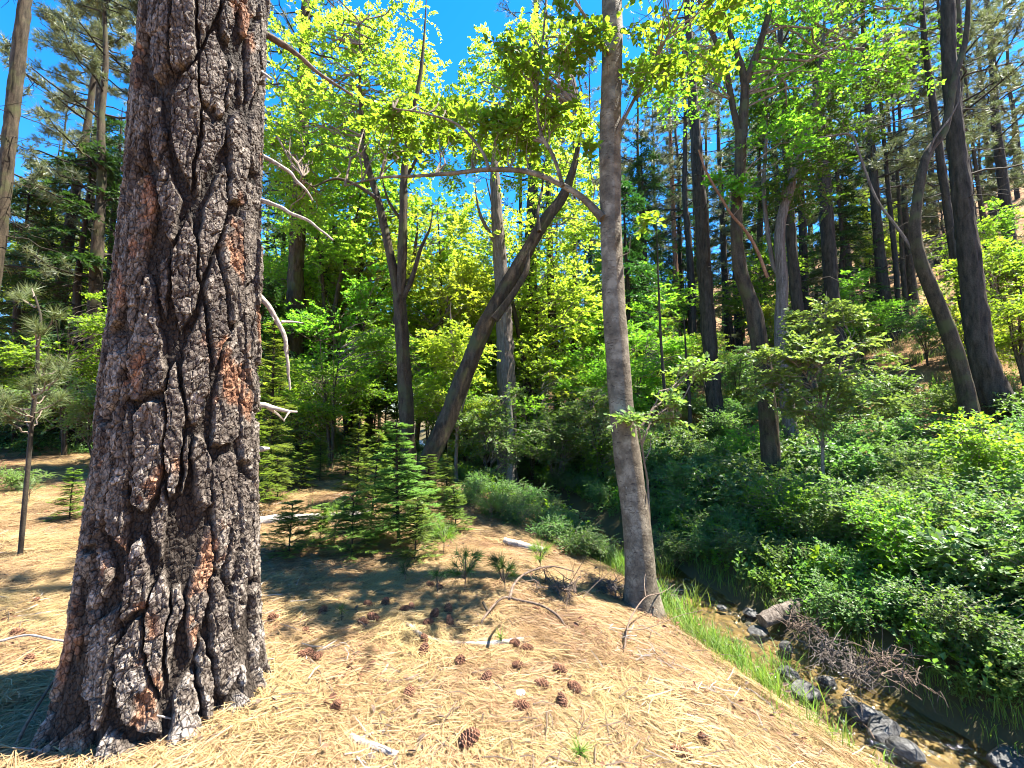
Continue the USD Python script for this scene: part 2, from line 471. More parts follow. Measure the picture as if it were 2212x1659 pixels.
bark_mat("cone_scale", (0.07, 0.03, 0.018), (0.24, 0.12, 0.07), scale=(18, 18, 18), bump=0.2, dist=0.003)
bark_mat("stone", (0.02, 0.02, 0.02), (0.085, 0.082, 0.078), scale=(5, 5, 5), fine=40, bump=0.6, dist=0.02, rough=0.55)
bark_mat("white_stone", (0.55, 0.53, 0.50), (0.78, 0.76, 0.74), scale=(9, 9, 9), bump=0.5, dist=0.01)

# the big pine's bark: furrow depth, shed flakes and tone come from the shape itself
M["bark_plates"] = usdkit.material(stage, "/World/Looks/bark_plates", {
    "a": ("attribute", {"attribute": "plate"}), "o": ("attribute", {"attribute": "shed"}), "t": ("attribute", {"attribute": "tone"}), "tc": ("texture_coordinate", {}),
    "n": ("noise_texture", {"scale": 95.0, "detail": 4.0, "roughness": 0.7}), "n2": ("noise_texture", {"scale": 26.0, "detail": 4.0, "roughness": 0.65}),
    "v": ("voronoi_texture", {"scale": 60.0, "randomness": 1.0}), "mp": ("mapping", {"scale": (1, 1, 0.55)}),
    "gr": ("rgb_ramp", {"ramp": [(0.0, (0.05, 0.04, 0.036)), (0.35, (0.085, 0.068, 0.054)), (0.75, (0.175, 0.148, 0.122)), (1.0, (0.30, 0.265, 0.23))]}),
    "orr": ("rgb_ramp", {"ramp": [(0.0, (0.12, 0.055, 0.03)), (0.5, (0.22, 0.11, 0.06)), (1.0, (0.33, 0.19, 0.115))]}),
    "mx": ("mix", {}), "fr": ("rgb_ramp", {"ramp": [(0.0, (0.022, 0.017, 0.013)), (1.0, (0.045, 0.034, 0.026))]}),
    "pr": ("rgb_ramp", {"ramp": [(0.10, (0, 0, 0)), (0.55, (1, 1, 1))]}), "m2": ("mix", {}),
    "sp": ("rgb_ramp", {"ramp": [(0.3, (0.6, 0.6, 0.6)), (0.7, (1.3, 1.3, 1.3))]}), "m3": ("mix", {"mix_type": "multiply", "fac": 1.0}),
    "wv": ("vector_math", {"math_type": "multiply_add", "vector2": (0.012, 0.012, 0.02)}), "v2": ("voronoi_texture", {"feature": "distance_to_edge", "scale": 44.0}), "v3": ("voronoi_texture", {"feature": "distance_to_edge", "scale": 95.0}),
    "c2": ("rgb_ramp", {"ramp": [(0.0, (0.25, 0.22, 0.2)), (0.07, (0.85, 0.85, 0.85)), (0.2, (1.08, 1.08, 1.08))]}), "c3": ("rgb_ramp", {"ramp": [(0.0, (0.5, 0.47, 0.45)), (0.08, (1, 1, 1))]}), "m4": ("mix", {"mix_type": "multiply", "fac": 1.0}), "m5": ("mix", {"mix_type": "multiply", "fac": 0.8}),
    "ad": ("math", {"math_type": "multiply_add", "value2": 0.5}), "a2": ("math", {"math_type": "minimum", "value2": 0.12}), "a3": ("math", {"math_type": "multiply_add", "value2": 4.0}), "b": ("bump", {"strength": 0.9, "distance": 0.007}),
    "p": ("principled_bsdf", {"roughness": 0.85, "specular_ior_level": 0.2})},
    [("tc.object", "mp.vector"), ("mp.vector", "v.vector"), ("tc.object", "n.vector"), ("tc.object", "n2.vector"), ("t.fac", "gr.fac"), ("t.fac", "orr.fac"), ("o.fac", "mx.fac"), ("gr.color", "mx.color1"), ("orr.color", "mx.color2"),
     ("n2.fac", "fr.fac"), ("a.fac", "pr.fac"), ("pr.color", "m2.fac"), ("fr.color", "m2.color1"), ("mx.color", "m2.color2"), ("n.fac", "sp.fac"), ("m2.color", "m3.color1"), ("sp.color", "m3.color2"), ("n2.color", "wv.vector1"), ("mp.vector", "wv.vector3"), ("wv.vector", "v2.vector"), ("wv.vector", "v3.vector"), ("v2.distance", "c2.fac"), ("v3.distance", "c3.fac"), ("m3.color", "m4.color1"), ("c2.color", "m4.color2"), ("m4.color", "m5.color1"), ("c3.color", "m5.color2"), ("m5.color", "p.base_color"),
     ("n.fac", "ad.value1"), ("v.distance", "ad.value3"), ("v2.distance", "a2.value1"), ("a2.value", "a3.value1"), ("ad.value", "a3.value3"), ("a3.value", "b.height"), ("b.normal", "p.normal")], surface="p.BSDF")

# smooth grey alder bark with dark cracks low down, pale lichen and dark scars
M["bark_alder"] = usdkit.material(stage, "/World/Looks/bark_alder", {
    "tc": ("texture_coordinate", {}), "mp": ("mapping", {"scale": (1, 1, 1.0)}), "sx": ("separate_xyz", {}),
    "n1": ("noise_texture", {"scale": 5.5, "detail": 6.0, "roughness": 0.68}), "mph": ("mapping", {"scale": (14, 14, 60)}), "nl": ("noise_texture", {"scale": 1.0, "detail": 3.0}),
    "n4": ("noise_texture", {"scale": 45.0, "detail": 3.0}),
    "c": ("rgb_ramp", {"ramp": [(0.36, (0.055, 0.043, 0.028)), (0.5, (0.11, 0.088, 0.06)), (0.62, (0.19, 0.16, 0.115))]}),
    "rl": ("rgb_ramp", {"ramp": [(0.60, (1, 1, 1)), (0.70, (0.35, 0.3, 0.26))]}), "m1": ("mix", {"mix_type": "multiply", "fac": 1.0}),
    "vw": ("vector_math", {"math_type": "multiply_add", "vector2": (0.05, 0.05, 0.05)}), "mpv": ("mapping", {"scale": (1, 1, 0.7)}),
    "v": ("voronoi_texture", {"feature": "distance_to_edge", "scale": 24.0}), "rv": ("rgb_ramp", {"ramp": [(0.0, (1, 1, 1)), (0.035, (0, 0, 0))]}),
    "hz": ("map_range", {"from_min": 1.1, "from_max": 1.9, "to_min": 1.0, "to_max": 0.0, "clamp": True}), "cr": ("math", {"math_type": "multiply"}),
    "m2": ("mix", {"color2": (0.055, 0.042, 0.033)}), "n5": ("noise_texture", {"scale": 9.0, "detail": 5.0, "roughness": 0.75}), "r5": ("rgb_ramp", {"ramp": [(0.66, (0, 0, 0)), (0.74, (0.7, 0.7, 0.7))]}), "m5": ("mix", {"color2": (0.36, 0.33, 0.27)}),
    "h1": ("math", {"math_type": "multiply_add", "value2": -0.6}), "b": ("bump", {"strength": 0.6, "distance": 0.012}), "p": ("principled_bsdf", {"roughness": 0.8, "specular_ior_level": 0.25})},
    [("tc.object", "n1.vector"), ("tc.object", "mph.vector"), ("mph.vector", "nl.vector"), ("n1.fac", "c.fac"), ("nl.fac", "rl.fac"), ("c.color", "m1.color1"), ("rl.color", "m1.color2"),
     ("n1.color", "vw.vector1"), ("tc.object", "vw.vector3"), ("vw.vector", "mpv.vector"), ("mpv.vector", "v.vector"), ("v.distance", "rv.fac"), ("tc.object", "sx.vector"), ("sx.z", "hz.value"), ("rv.color", "cr.value1"), ("hz.result", "cr.value2"),
     ("cr.value", "m2.fac"), ("tc.object", "n5.vector"), ("n5.fac", "r5.fac"), ("r5.color", "m5.fac"), ("m1.color", "m5.color1"), ("m5.color", "m2.color1"), ("m2.color", "p.base_color"), ("tc.object", "n4.vector"),
     ("cr.value", "h1.value1"), ("n4.fac", "h1.value3"), ("h1.value", "b.height"), ("b.normal", "p.normal")], surface="p.BSDF")

# forest floor: needle litter, browner and greener away from it
M["forest_floor"] = usdkit.material(stage, "/World/Looks/forest_floor", {
    "g": ("geometry", {}), "n1": ("noise_texture", {"scale": 1.1, "detail": 6.0, "roughness": 0.6}), "n2": ("noise_texture", {"scale": 70.0, "detail": 4.0, "roughness": 0.7}),
    "mp": ("mapping", {"scale": (30, 160, 30), "rotation": (0, 0, 0.5)}), "n3": ("noise_texture", {"scale": 1.0, "detail": 3.0, "distortion": 1.5}),
    "c1": ("rgb_ramp", {"ramp": [(0.3, (0.13, 0.075, 0.038)), (0.5, (0.25, 0.155, 0.08)), (0.7, (0.38, 0.255, 0.135))]}),
    "c2": ("rgb_ramp", {"ramp": [(0.3, (0.55, 0.5, 0.45)), (0.65, (1.25, 1.2, 1.15))]}), "c3": ("rgb_ramp", {"ramp": [(0.3, (0.6, 0.55, 0.5)), (0.7, (1.2, 1.2, 1.2))]}),
    "m1": ("mix", {"mix_type": "multiply", "fac": 1.0}), "m2": ("mix", {"mix_type": "multiply", "fac": 0.8}), "at": ("attribute", {"attribute": "soil"}), "m3": ("mix", {"color2": (0.085, 0.075, 0.04)}),
    "ad": ("math", {"math_type": "add"}), "b": ("bump", {"strength": 0.8, "distance": 0.02}), "p": ("principled_bsdf", {"roughness": 0.95, "specular_ior_level": 0.1})},
    [("g.position", "n1.vector"), ("g.position", "n2.vector"), ("g.position", "mp.vector"), ("mp.vector", "n3.vector"), ("n1.fac", "c1.fac"), ("n2.fac", "c2.fac"), ("n3.fac", "c3.fac"), ("c1.color", "m1.color1"), ("c2.color", "m1.color2"),
     ("m1.color", "m2.color1"), ("c3.color", "m2.color2"), ("at.fac", "m3.fac"), ("m2.color", "m3.color1"), ("m3.color", "p.base_color"), ("n2.fac", "ad.value1"), ("n3.fac", "ad.value2"), ("ad.value", "b.height"), ("b.normal", "p.normal")], surface="p.BSDF")
M["creek_water"] = usdkit.material(stage, "/World/Looks/creek_water", {
    "g": ("geometry", {}), "mp": ("mapping", {"scale": (1.0, 0.45, 1.0)}), "n": ("noise_texture", {"scale": 13.0, "detail": 4.0, "roughness": 0.6, "distortion": 0.8}), "b": ("bump", {"strength": 1.0, "distance": 0.06}),
    "f": ("fresnel", {"IOR": 1.45}), "t": ("transparent_bsdf", {"color": (0.86, 0.80, 0.62)}), "s": ("glossy_bsdf", {"roughness": 0.06, "color": (1, 1, 1)}), "m": ("mix_closure", {})},
    [("g.position", "mp.vector"), ("mp.vector", "n.vector"), ("n.fac", "b.height"), ("b.normal", "s.normal"), ("f.fac", "m.fac"), ("t.BSDF", "m.closure1"), ("s.BSDF", "m.closure2")], surface="m.closure")
M["creek_bed"] = usdkit.material(stage, "/World/Looks/creek_bed", {
    "g": ("geometry", {}), "v": ("voronoi_texture", {"scale": 14.0}), "r": ("rgb_ramp", {"ramp": [(0.0, (0.09, 0.06, 0.025)), (0.5, (0.05, 0.035, 0.018)), (1.0, (0.15, 0.115, 0.06))]}), "p": ("principled_bsdf", {"roughness": 0.6})},
    [("g.position", "v.vector"), ("v.color", "r.fac"), ("r.color", "p.base_color")], surface="p.BSDF")
# ------------------------------------------------------------------ the ground, one sheet to the horizon
def grid_axis(lo, hi, near, n, k):
    t = np.linspace(-1, 1, n)
    a = np.sinh(t * k) / np.sinh(k)
    return np.where(a < 0, -lo * a, hi * a) + near


gx = np.unique(np.concatenate([np.arange(-4.5, 6.5, 0.09), np.arange(-14, 20, 0.3), grid_axis(-700, 700, 0, 160, 5.2)]))
gy = np.unique(np.concatenate([np.arange(1.0, 9.0, 0.09), np.arange(-4, 26, 0.3), grid_axis(-700, 700, 0, 160, 5.2)]))
X, Y = np.meshgrid(gx, gy, indexing="ij")
Z = terrain(X, Y)
nx, ny = X.shape
i, j = np.meshgrid(np.arange(nx - 1), np.arange(ny - 1), indexing="ij")
q = np.stack([i * ny + j, (i + 1) * ny + j, (i + 1) * ny + j + 1, i * ny + j + 1], -1).reshape(-1, 4)
V = np.stack([X, Y, Z], -1).reshape(-1, 3)
dd = creek_x(V[:, 1]) - V[:, 0]
pn = meshkit.fbm(V * [0.35, 0.35, 0], 3, 21)
soil = np.clip(smoothstep(1.5, 0.6, dd) * smoothstep(-7, -4, dd) * 0.8 + smoothstep(0.9, 0.5, np.abs(dd)) + 0.6 * smoothstep(12, 22, V[:, 1]) * smoothstep(0.4, 0.65, pn) * smoothstep(-6, 0, dd), 0, 1)
soil = np.where(np.abs(dd) < 0.55, 0.85, soil)
single("ground", (V, q), "forest_floor", kind="structure", smooth=True, pv={"soil": soil})

# creek: golden bed and clear rippled water
yy = np.unique(np.concatenate([np.arange(-3, 12, 0.12), np.arange(12, 40, 0.6)]))
uu = np.linspace(-1, 1, 13)
hw = 0.48 + 0.1 * np.sin(yy * 2.1) + 0.07 * np.sin(yy * 5.3 + 1)
slope = 0.0 * yy


def strip(z, widen, seed):
    Xs = creek_x(yy)[:, None] + uu[None] * (hw * widen)[:, None]
    Ys = np.repeat(yy[:, None], len(uu), 1)
    Zs = z + rise(Ys) + 0.0 * Xs
    if seed:
        Zs = Zs + 0.05 * (meshkit.fbm(np.stack([Xs, Ys, 0 * Xs], -1) * 6, 3, seed) - 0.5)
    n, m = Xs.shape
    i, j = np.meshgrid(np.arange(n - 1), np.arange(m - 1), indexing="ij")
    return np.stack([Xs, Ys, Zs], -1).reshape(-1, 3), np.stack([i * m + j, i * m + j + 1, (i + 1) * m + j + 1, (i + 1) * m + j], -1).reshape(-1, 4)


single("creek_bed", strip(-0.93, 0.95, 4), "creek_bed", kind="structure", smooth=True)
single("creek_water", strip(-0.86, 1.0, 2), "creek_water", kind="structure", smooth=True)

# ------------------------------------------------------------------ the great pine in front on the left
PINE = np.array([-1.82, 2.37])
PR_Z = np.array([-0.3, -0.12, 0.0, 0.06, 0.15, 0.35, 0.63, 1.3, 2.67, 4.0, 8, 16, 22, 25], float)
PR_R = np.array([0.53, 0.485, 0.452, 0.435, 0.42, 0.402, 0.385, 0.355, 0.330, 0.318, 0.29, 0.2, 0.10, 0.02], float)
pine_z0 = tz(*PINE) - 0.02


def big_pine_trunk():
    C = 2 * math.pi * 0.36
    nt = 450
    z = np.concatenate([np.arange(-0.25, 4.5, 0.0070), np.arange(4.5, 25.2, 0.22)])
    th = np.arange(nt) * 2 * math.pi / nt
    TH, ZZ = np.meshgrid(th, z)
    S = TH / (2 * math.pi) * C
    cyl = np.stack([np.cos(TH) * 0.36, np.sin(TH) * 0.36, ZZ], -1)
    rng = rs(11)

    def warp(k, f, seed):
        return k * (meshkit.fbm(cyl * f, 3, seed) - 0.5) * 2, k * (meshkit.fbm(cyl * f + 31.7, 3, seed + 5) - 0.5) * 2

    def cells(wx, wz, ws, wzz, seed, power=2.0):
        r = rs(seed)
        n = int(C * 5.0 / (wx * wz) * 1.0)
        sx, sz = r.uniform(0, C, n), r.uniform(-0.4, 4.7, n)
        pts = np.concatenate([np.stack([sx + o * C, sz], 1) for o in (-1, 0, 1)])
        ids = np.tile(np.arange(n), 3)
        tree = cKDTree(pts / [wx, wz])
        qs = np.stack([(S + ws).ravel() / wx, (np.minimum(ZZ, 4.6) + wzz).ravel() / wz], 1)
        d, k = tree.query(qs, k=2, p=power)
        off = qs - (pts / [wx, wz])[k[:, 0]]
        return (d[:, 1] - d[:, 0]).reshape(S.shape), ids[k[:, 0]].reshape(S.shape), off.reshape(S.shape + (2,)), n

    w1, w2 = warp(0.035, np.array([7, 7, 3.0]), 3)
    w3, w4 = warp(0.012, np.array([24, 24, 14.0]), 13)
    e, pid, off, npl = cells(0.098, 0.48, w1 * 0.9 + w3 * 1.2, w2 * 1.8 + w4 * 3, 5, 3.0)
    gap = -0.12 + 0.44 * meshkit.fbm(cyl * [5, 5, 2.2], 2, 41)
    gap = np.clip(gap, 0.05, 0.24)
    plate = smoothstep(gap, gap + 0.085, e)
    h = 0.054 * plate + 0.012 * (1 - plate) * meshkit.fbm(cyl * [40, 40, 8], 3, 19)
    plat_lift = rng.uniform(-0.008, 0.008, npl)[pid]
    h += plat_lift * plate
    # the plates split again
    e2, pid2, off2, n2 = cells(0.05, 0.13, w3 * 1.3, w4 * 2, 6)
    h -= 0.013 * (1 - smoothstep(0.0, 0.16, e2)) * plate * (rng.uniform(0, 1, n2)[pid2] < 0.75)
    # flakes: each a thin tilted scale
    tone = np.zeros_like(h)
    for k, (wx, wz, amp, tilt) in enumerate(((0.046, 0.052, 0.0046, 0.0022), (0.019, 0.022, 0.0030, 0.0026))):
        e3, pid3, off3, n3 = cells(wx, wz, w3 * 0.8 + 0.004 * (meshkit.noise(cyl * 60, 7 + k) - 0.5), w4 + 0.006 * (meshkit.noise(cyl * 60, 17 + k) - 0.5), 60 + k)
        lv, tx, tzz = rng.uniform(0, 1, n3), rng.normal(0, 1, n3), rng.normal(0, 1, n3)
        h += amp * lv[pid3] + tilt * (tx[pid3] * off3[..., 0] + tzz[pid3] * off3[..., 1])
        crack = (1 - smoothstep(0.02, 0.18, e3)) * smoothstep(0.35, 0.6, meshkit.fbm(cyl * [14, 14, 8], 2, 200 + k))
        h -= 0.003 * crack
        tone -= 0.22 * crack
        tone += (0.62, 0.38)[k] * lv[pid3]
        if k == 0:
            fl = rng.uniform(0, 1, n3)[pid3]
    patch = meshkit.fbm(cyl * [6, 6, 2.4], 3, 77)
    plate_shed = rng.uniform(0, 1, npl)[pid]
    high = smoothstep(0.3, 2.6, ZZ)
    shed = smoothstep(0.0, 0.10, (patch - 0.605) + 0.16 * (plate_shed - 0.62) + 0.12 * (fl - 0.5) + 0.02 * high) * plate
    h -= 0.006 * shed
    h += 0.005 * (meshkit.fbm(cyl * [30, 30, 9], 3, 91) - 0.5)
    rr = np.interp(ZZ, PR_Z, PR_R)
    flare = np.exp(-np.maximum(ZZ, -0.1) / 0.22)
    rr = rr * (1 + flare * (0.07 * np.sin(TH * 5 + 0.6) + 0.06 * np.sin(TH * 9 + 2.0)))
    rr = rr + 0.012 * np.sin(TH * 2 + ZZ * 0.9) + (h - 0.056) * np.where(ZZ > 4.6, 0.5, 1.0)
    v = np.stack([PINE[0] + rr * np.cos(TH), PINE[1] + rr * np.sin(TH), pine_z0 + ZZ], -1)
    m = len(z)
    i, j = np.meshgrid(np.arange(m - 1), np.arange(nt), indexing="ij")
    q = np.stack([i * nt + j, i * nt + (j + 1) % nt, (i + 1) * nt + (j + 1) % nt, (i + 1) * nt + j], -1).reshape(-1, 4)
    tone = np.clip(tone * 0.9 + 0.25 * (meshkit.fbm(cyl * [9, 9, 5], 3, 55) - 0.5) + 0.28 * np.exp(-np.maximum(ZZ, 0) / 1.0), 0, 1)
    return (v.reshape(-1, 3), q), {"plate": plate.ravel(), "shed": shed.ravel(), "tone": tone.ravel()}


great = thing("pine_tree", "huge old pine trunk with deeply furrowed orange and grey plated bark beside the needle slope", "tree", (*PINE, pine_z0))
mesh, pv = big_pine_trunk()
part(great, "trunk", mesh, "bark_plates", smooth=False, pv=pv)


def on_pine(u, v):
    """Where the line of sight through (u, v) passes the trunk's flank."""
    d = ray(u, v)
    t = np.dot(PINE, d[:2]) / np.dot(d[:2], d[:2])
    return np.array([0, 0, EYE]) + t * d


def dead_branch(pts, r0, r1, seed, mat="dead_wood", label=None, forks=()):
    r = rs(seed + 9)
    pts, _ = resample(pts, np.ones(len(pts)), 0.07)
    pts[1:] += np.cumsum(r.normal(0, 0.0045, (len(pts) - 1, 3)), 0)
    collar = unit(pts[0] - pts[1])
    pts = np.vstack([[pts[0] + collar * 0.03], pts])
    meshes = [tube(pts, np.r_[r0 * 2.2, r0 * 1.35, np.linspace(r0, r1 * 0.8, len(pts) - 2)], 8, 0.025, 0.22, (30, 14), seed, 0.25)]
    for q in range(2):
        k0 = r.integers(len(pts) // 3, len(pts) - 1)
        tip = pts[k0] + r.normal(0, 0.035, 3)
        meshes.append(tube([pts[k0], (pts[k0] + tip) / 2 + r.normal(0, 0.006, 3), tip], [r1 * 0.8, r1 * 0.6, r1 * 0.25], 5, 0.02, 0.1, (30, 9), seed))
    for fk in forks:
        meshes.append(tube(fk, np.linspace(r1 * 1.2, r1 * 0.5, len(fk)), 5, 0.04, 0.1, (30, 9), seed + 1))
    part(great, "dead_branch", cat_mesh(meshes), mat, smooth=40, label=label)


def pine_pts(pxs, dy):
    out = []
    for k, (u, v) in enumerate(pxs):
        a = on_pine(pxs[0][0], pxs[0][1])
        out.append(at(u, v, a[1] + dy * k / max(1, len(pxs) - 1)))
    return out


dead_branch(pine_pts([(552, 60), (600, 88), (655, 125), (710, 165), (768, 205)], 0.3), 0.021, 0.009, 1, "brown_stick", "long brown dead branch sloping down near the top")
dead_branch(pine_pts([(535, 115), (560, 150), (585, 168)], -0.12), 0.020, 0.009, 2, label="short broken pale stub")
dead_branch(pine_pts([(545, 330), (585, 345), (625, 372), (655, 405), (673, 432)], 0.15), 0.015, 0.007, 3)
dead_branch(pine_pts([(520, 430), (560, 436), (605, 452), (660, 482), (705, 520)], -0.05), 0.016, 0.007, 4)
dead_branch(pine_pts([(540, 622), (575, 650), (600, 690), (618, 735), (626, 790), (632, 845)], 0.1), 0.019, 0.007, 5, label="long grey dead branch hanging down along the trunk",
            forks=[pine_pts([(565, 640), (580, 668), (592, 692)], 0.0), pine_pts([(608, 695), (632, 695), (655, 698)], 0.1)])
dead_branch(pine_pts([(535, 868), (575, 878), (612, 886), (640, 893)], 0.1), 0.018, 0.009, 6, forks=[pine_pts([(578, 880), (600, 895), (615, 910)], 0.1)])
dead_branch(pine_pts([(535, 968), (562, 972), (578, 970)], 0.1), 0.017, 0.012, 7)
# ------------------------------------------------------------------ trees that the photograph singles out
def limb_points(pts, Y, w, ext=0.0, root=True, dY=0.0):
    """World points and radii of a limb seen at the pixels pts, at the distance Y (to Y + dY at its end), w pixels wide at its two ends (or at each point)."""
    w = np.interp(np.linspace(0, 1, len(pts)), np.linspace(0, 1, len(w)), w)
    P, R = [], []
    for k, (u, v) in enumerate(pts):
        y = Y + dY * k / (len(pts) - 1)
        d = ray(u, v)
        P.append(at(u, v, y))
        R.append(w[k] / 2 / 920 * (y / d[1]) / math.sqrt(1 + ((u - 1106) / 920) ** 2))
    P, R = np.array(P), np.array(R)
    if root:
        z = tz(P[0, 0], P[0, 1])
        if P[0, 2] > z + 0.12:
            P = np.vstack([[P[0] + (P[0] - P[1]) * np.array([0.3, 0.3, 0])], P])
            R = np.concatenate([[R[0] * 1.12], R])
            P[0, 2] = tz(P[0, 0], P[0, 1])
        P[0, 2] = min(P[0, 2], tz(P[0, 0], P[0, 1]))
        foot = P[0] - [0, 0, 0.25]
        up = P[0] + (P[1] - P[0]) * min(0.5, 0.3 / max(np.linalg.norm(P[1] - P[0]), 0.3))
        P = np.vstack([[foot], [P[0]], [up], P[1:]])
        R = np.concatenate([[R[0] * 1.9], [R[0] * 1.32], [R[0]], R[1:]])
    if ext:
        d = unit(P[-1] - P[-2])
        n = 4
        for k in range(n):
            d = unit(d * 0.75 + np.array([0, 0, 1.0]) * 0.4)
            P = np.vstack([P, P[-1] + d * ext / n])
            R = np.append(R, R[-1] * (1 - 0.85 * (k + 1) / n) / (1 - 0.85 * k / n))
    return P, R


def limb_mesh(P, R, Y, bark=0.12, freq=(9.0, 1.8), seed=0, lump=0.1, sides=None):
    px = 1.3 * Y / 426
    n = sides or int(np.clip(2 * math.pi * R.max() / px, 7, 44))
    return tube(P, R, n, float(np.clip(px * 1.6, 0.025, 0.16)), bark, freq, seed, lump)


def photo_tree(name, label, Y, stems, bark="bark_conifer", crowns=(), leaf="leaf_alder", seed=0, n=500, leaf_len=0.06, spray=0.4, m=12, cat="tree", ridge=0.12, fine=False, group=None, extra=(), needle=False, clump=14, tight=0.2, up=1.0, dense=1.45, bigger=1.25):
    """stems: (pixels, widths, ext, dY, part name[, bark]); the first is the trunk. crowns: (u, v, Y, ru, rv, ry, weight), radii in pixels and metres."""
    rng = rs(1000 + seed)
    L = [limb_points(s[0], Y + (s[5] if len(s) > 5 else 0), s[1], s[2], k == 0 or s[4] == "stem", s[3]) for k, s in enumerate(stems)]
    base = L[0][0][1]
    t = thing(name, label, cat, base, group)
    sk = []
    for k, (s, (P, R)) in enumerate(zip(stems, L)):
        mt = s[6] if len(s) > 6 else bark
        part(t, s[4], limb_mesh(P, R, Y, ridge, seed=seed * 7 + k), mt, smooth=50)
        sk.append(resample(P, R, 0.3)[0][3 if k == 0 else 0:])
    sk = np.vstack(sk)
    sk = sk[sk[:, 2] > base[2] + 0.8]
    if crowns:
        blobs = []
        for (u, v, y, ru, rv, ry, wt) in crowns:
            c = at(u, v, y)
            k = np.linalg.norm(c - [0, 0, EYE]) / 920 / 1.1
            blobs.append((c, (ru * k, ry, rv * k), wt))
        lm, wd = crown(rng, blobs, int(n * dense), leaf_len * bigger, spray, m, sk, fine, clump, tight, up=up)
        part(t, "crown", lm, leaf)
        part(t, "branchwork", wd, "bark_twig", kind="stuff")
    return t, sk


# the pale alder on the bank with its arched limb
alder_limb = [(1302, 472), (1255, 425), (1200, 393), (1140, 371), (1060, 366), (980, 374), (900, 380), (820, 384), (745, 402)]
alder, alder_sk = photo_tree("alder_tree", "pale grey alder alone on the creek bank, one limb arching left", 4.65,
    [([(1388, 1310), (1377, 1150), (1357, 1000), (1340, 850), (1329, 700), (1320, 500), (1318, 300), (1321, 150), (1322, 0)], (70, 64, 58, 53, 50, 47, 46, 46, 44), 6.5, 0.1, "trunk"),
     (alder_limb, (20, 14, 12, 11, 10, 9, 7, 5, 3), 0, 0.7, "arched_limb"),
     ([(1216, 402), (1196, 340), (1168, 285), (1160, 200), (1172, 90), (1185, -60)], (9, 4), 0.8, 0.1, "branch"),
     ([(1057, 366), (1040, 325), (990, 270), (920, 246), (850, 234)], (8, 3), 0, 0.3, "branch"),
     ([(1326, 300), (1370, 215), (1420, 120), (1470, 20)], (9, 4), 1.5, -0.3, "branch"),
     ([(1318, 120), (1280, 60), (1230, -20)], (9, 5), 1.5, -0.4, "branch")],
    "bark_alder", [(1190, 40, 4.4, 90, 90, 0.5, 0.6), (1170, 210, 5.0, 90, 90, 0.5, 0.8), (930, 262, 5.6, 120, 36, 0.4, 1.0), (1130, 285, 5.2, 130, 40, 0.4, 0.9),
                   (1385, 455, 4.5, 40, 28, 0.15, 0.16), (1450, 60, 4.3, 120, 120, 0.7, 1.0), (1360, -140, 4.5, 200, 150, 0.9, 1.5), (1330, -420, 4.6, 260, 200, 1.2, 1.6), (1280, 330, 4.6, 30, 60, 0.2, 0.15), (800, 300, 6.0, 90, 50, 0.4, 0.5)],
    "leaf_alder", 1, 620, 0.062, 0.36, 11, ridge=0.02, fine=True, clump=9, tight=0.16)

photo_tree("alder_tree", "dark forked alder in the middle with three upright stems and a bright crown", 8.6,
    [([(884, 1010), (877, 880), (872, 780), (867, 700), (862, 640)], (34, 28), 0, 0, "trunk"),
     ([(862, 650), (845, 560), (828, 480), (815, 425), (790, 340), (780, 230)], (22, 17, 10), 2.0, 0.3, "stem_limb"),
     ([(866, 650), (869, 540), (871, 470), (873, 380), (882, 300), (905, 180)], (22, 18, 9), 2.0, -0.2, "stem_limb"),
     ([(868, 650), (890, 600), (908, 540), (926, 500)], (14, 5), 0.5, -0.2, "limb"),
     ([(817, 430), (770, 400), (725, 386), (680, 402)], (10, 4), 0.3, -0.4, "limb"),
     ([(870, 480), (842, 440), (830, 405)], (8, 4), 0.3, -0.2, "limb"),
     ([(874, 390), (915, 320), (960, 270)], (8, 4), 0.5, -0.1, "limb")],
    "bark_brown", [(760, 180, 9.6, 150, 110, 0.9, 1.5), (690, 300, 9.2, 120, 90, 0.8, 1.0), (870, 240, 9.4, 120, 110, 0.9, 1.1), (640, 420, 9.2, 80, 70, 0.6, 0.4), (960, 330, 9.5, 80, 60, 0.7, 0.5), (830, 80, 9.8, 90, 80, 0.8, 0.7), (700, 80, 9.6, 100, 70, 0.8, 0.7)],
    "leaf_lime", 2, 1150, 0.062, 0.42, 13)

photo_tree("alder_tree", "dark trunk leaning hard to the right beside the fir saplings", 8.0,
    [([(926, 995), (960, 920), (1000, 820), (1050, 700), (1100, 610), (1140, 540), (1175, 480), (1215, 425)], (42, 38, 30, 22), 2.0, 0.6, "trunk"),
     ([(1068, 690), (1105, 640), (1135, 590), (1140, 570)], (18, 9), 0.3, 0.1, "limb"),
     ([(1165, 500), (1162, 455), (1170, 415)], (9, 5), 1.2, 0.4, "limb")],
    "bark_brown", [(1190, 330, 9.3, 110, 90, 0.7, 1.0), (1060, 260, 9.5, 110, 90, 0.7, 0.9), (1240, 480, 9.0, 60, 60, 0.6, 0.3), (1150, 150, 9.8, 110, 90, 0.8, 0.9)],
    "leaf_lime", 3, 700, 0.062, 0.42, 13)

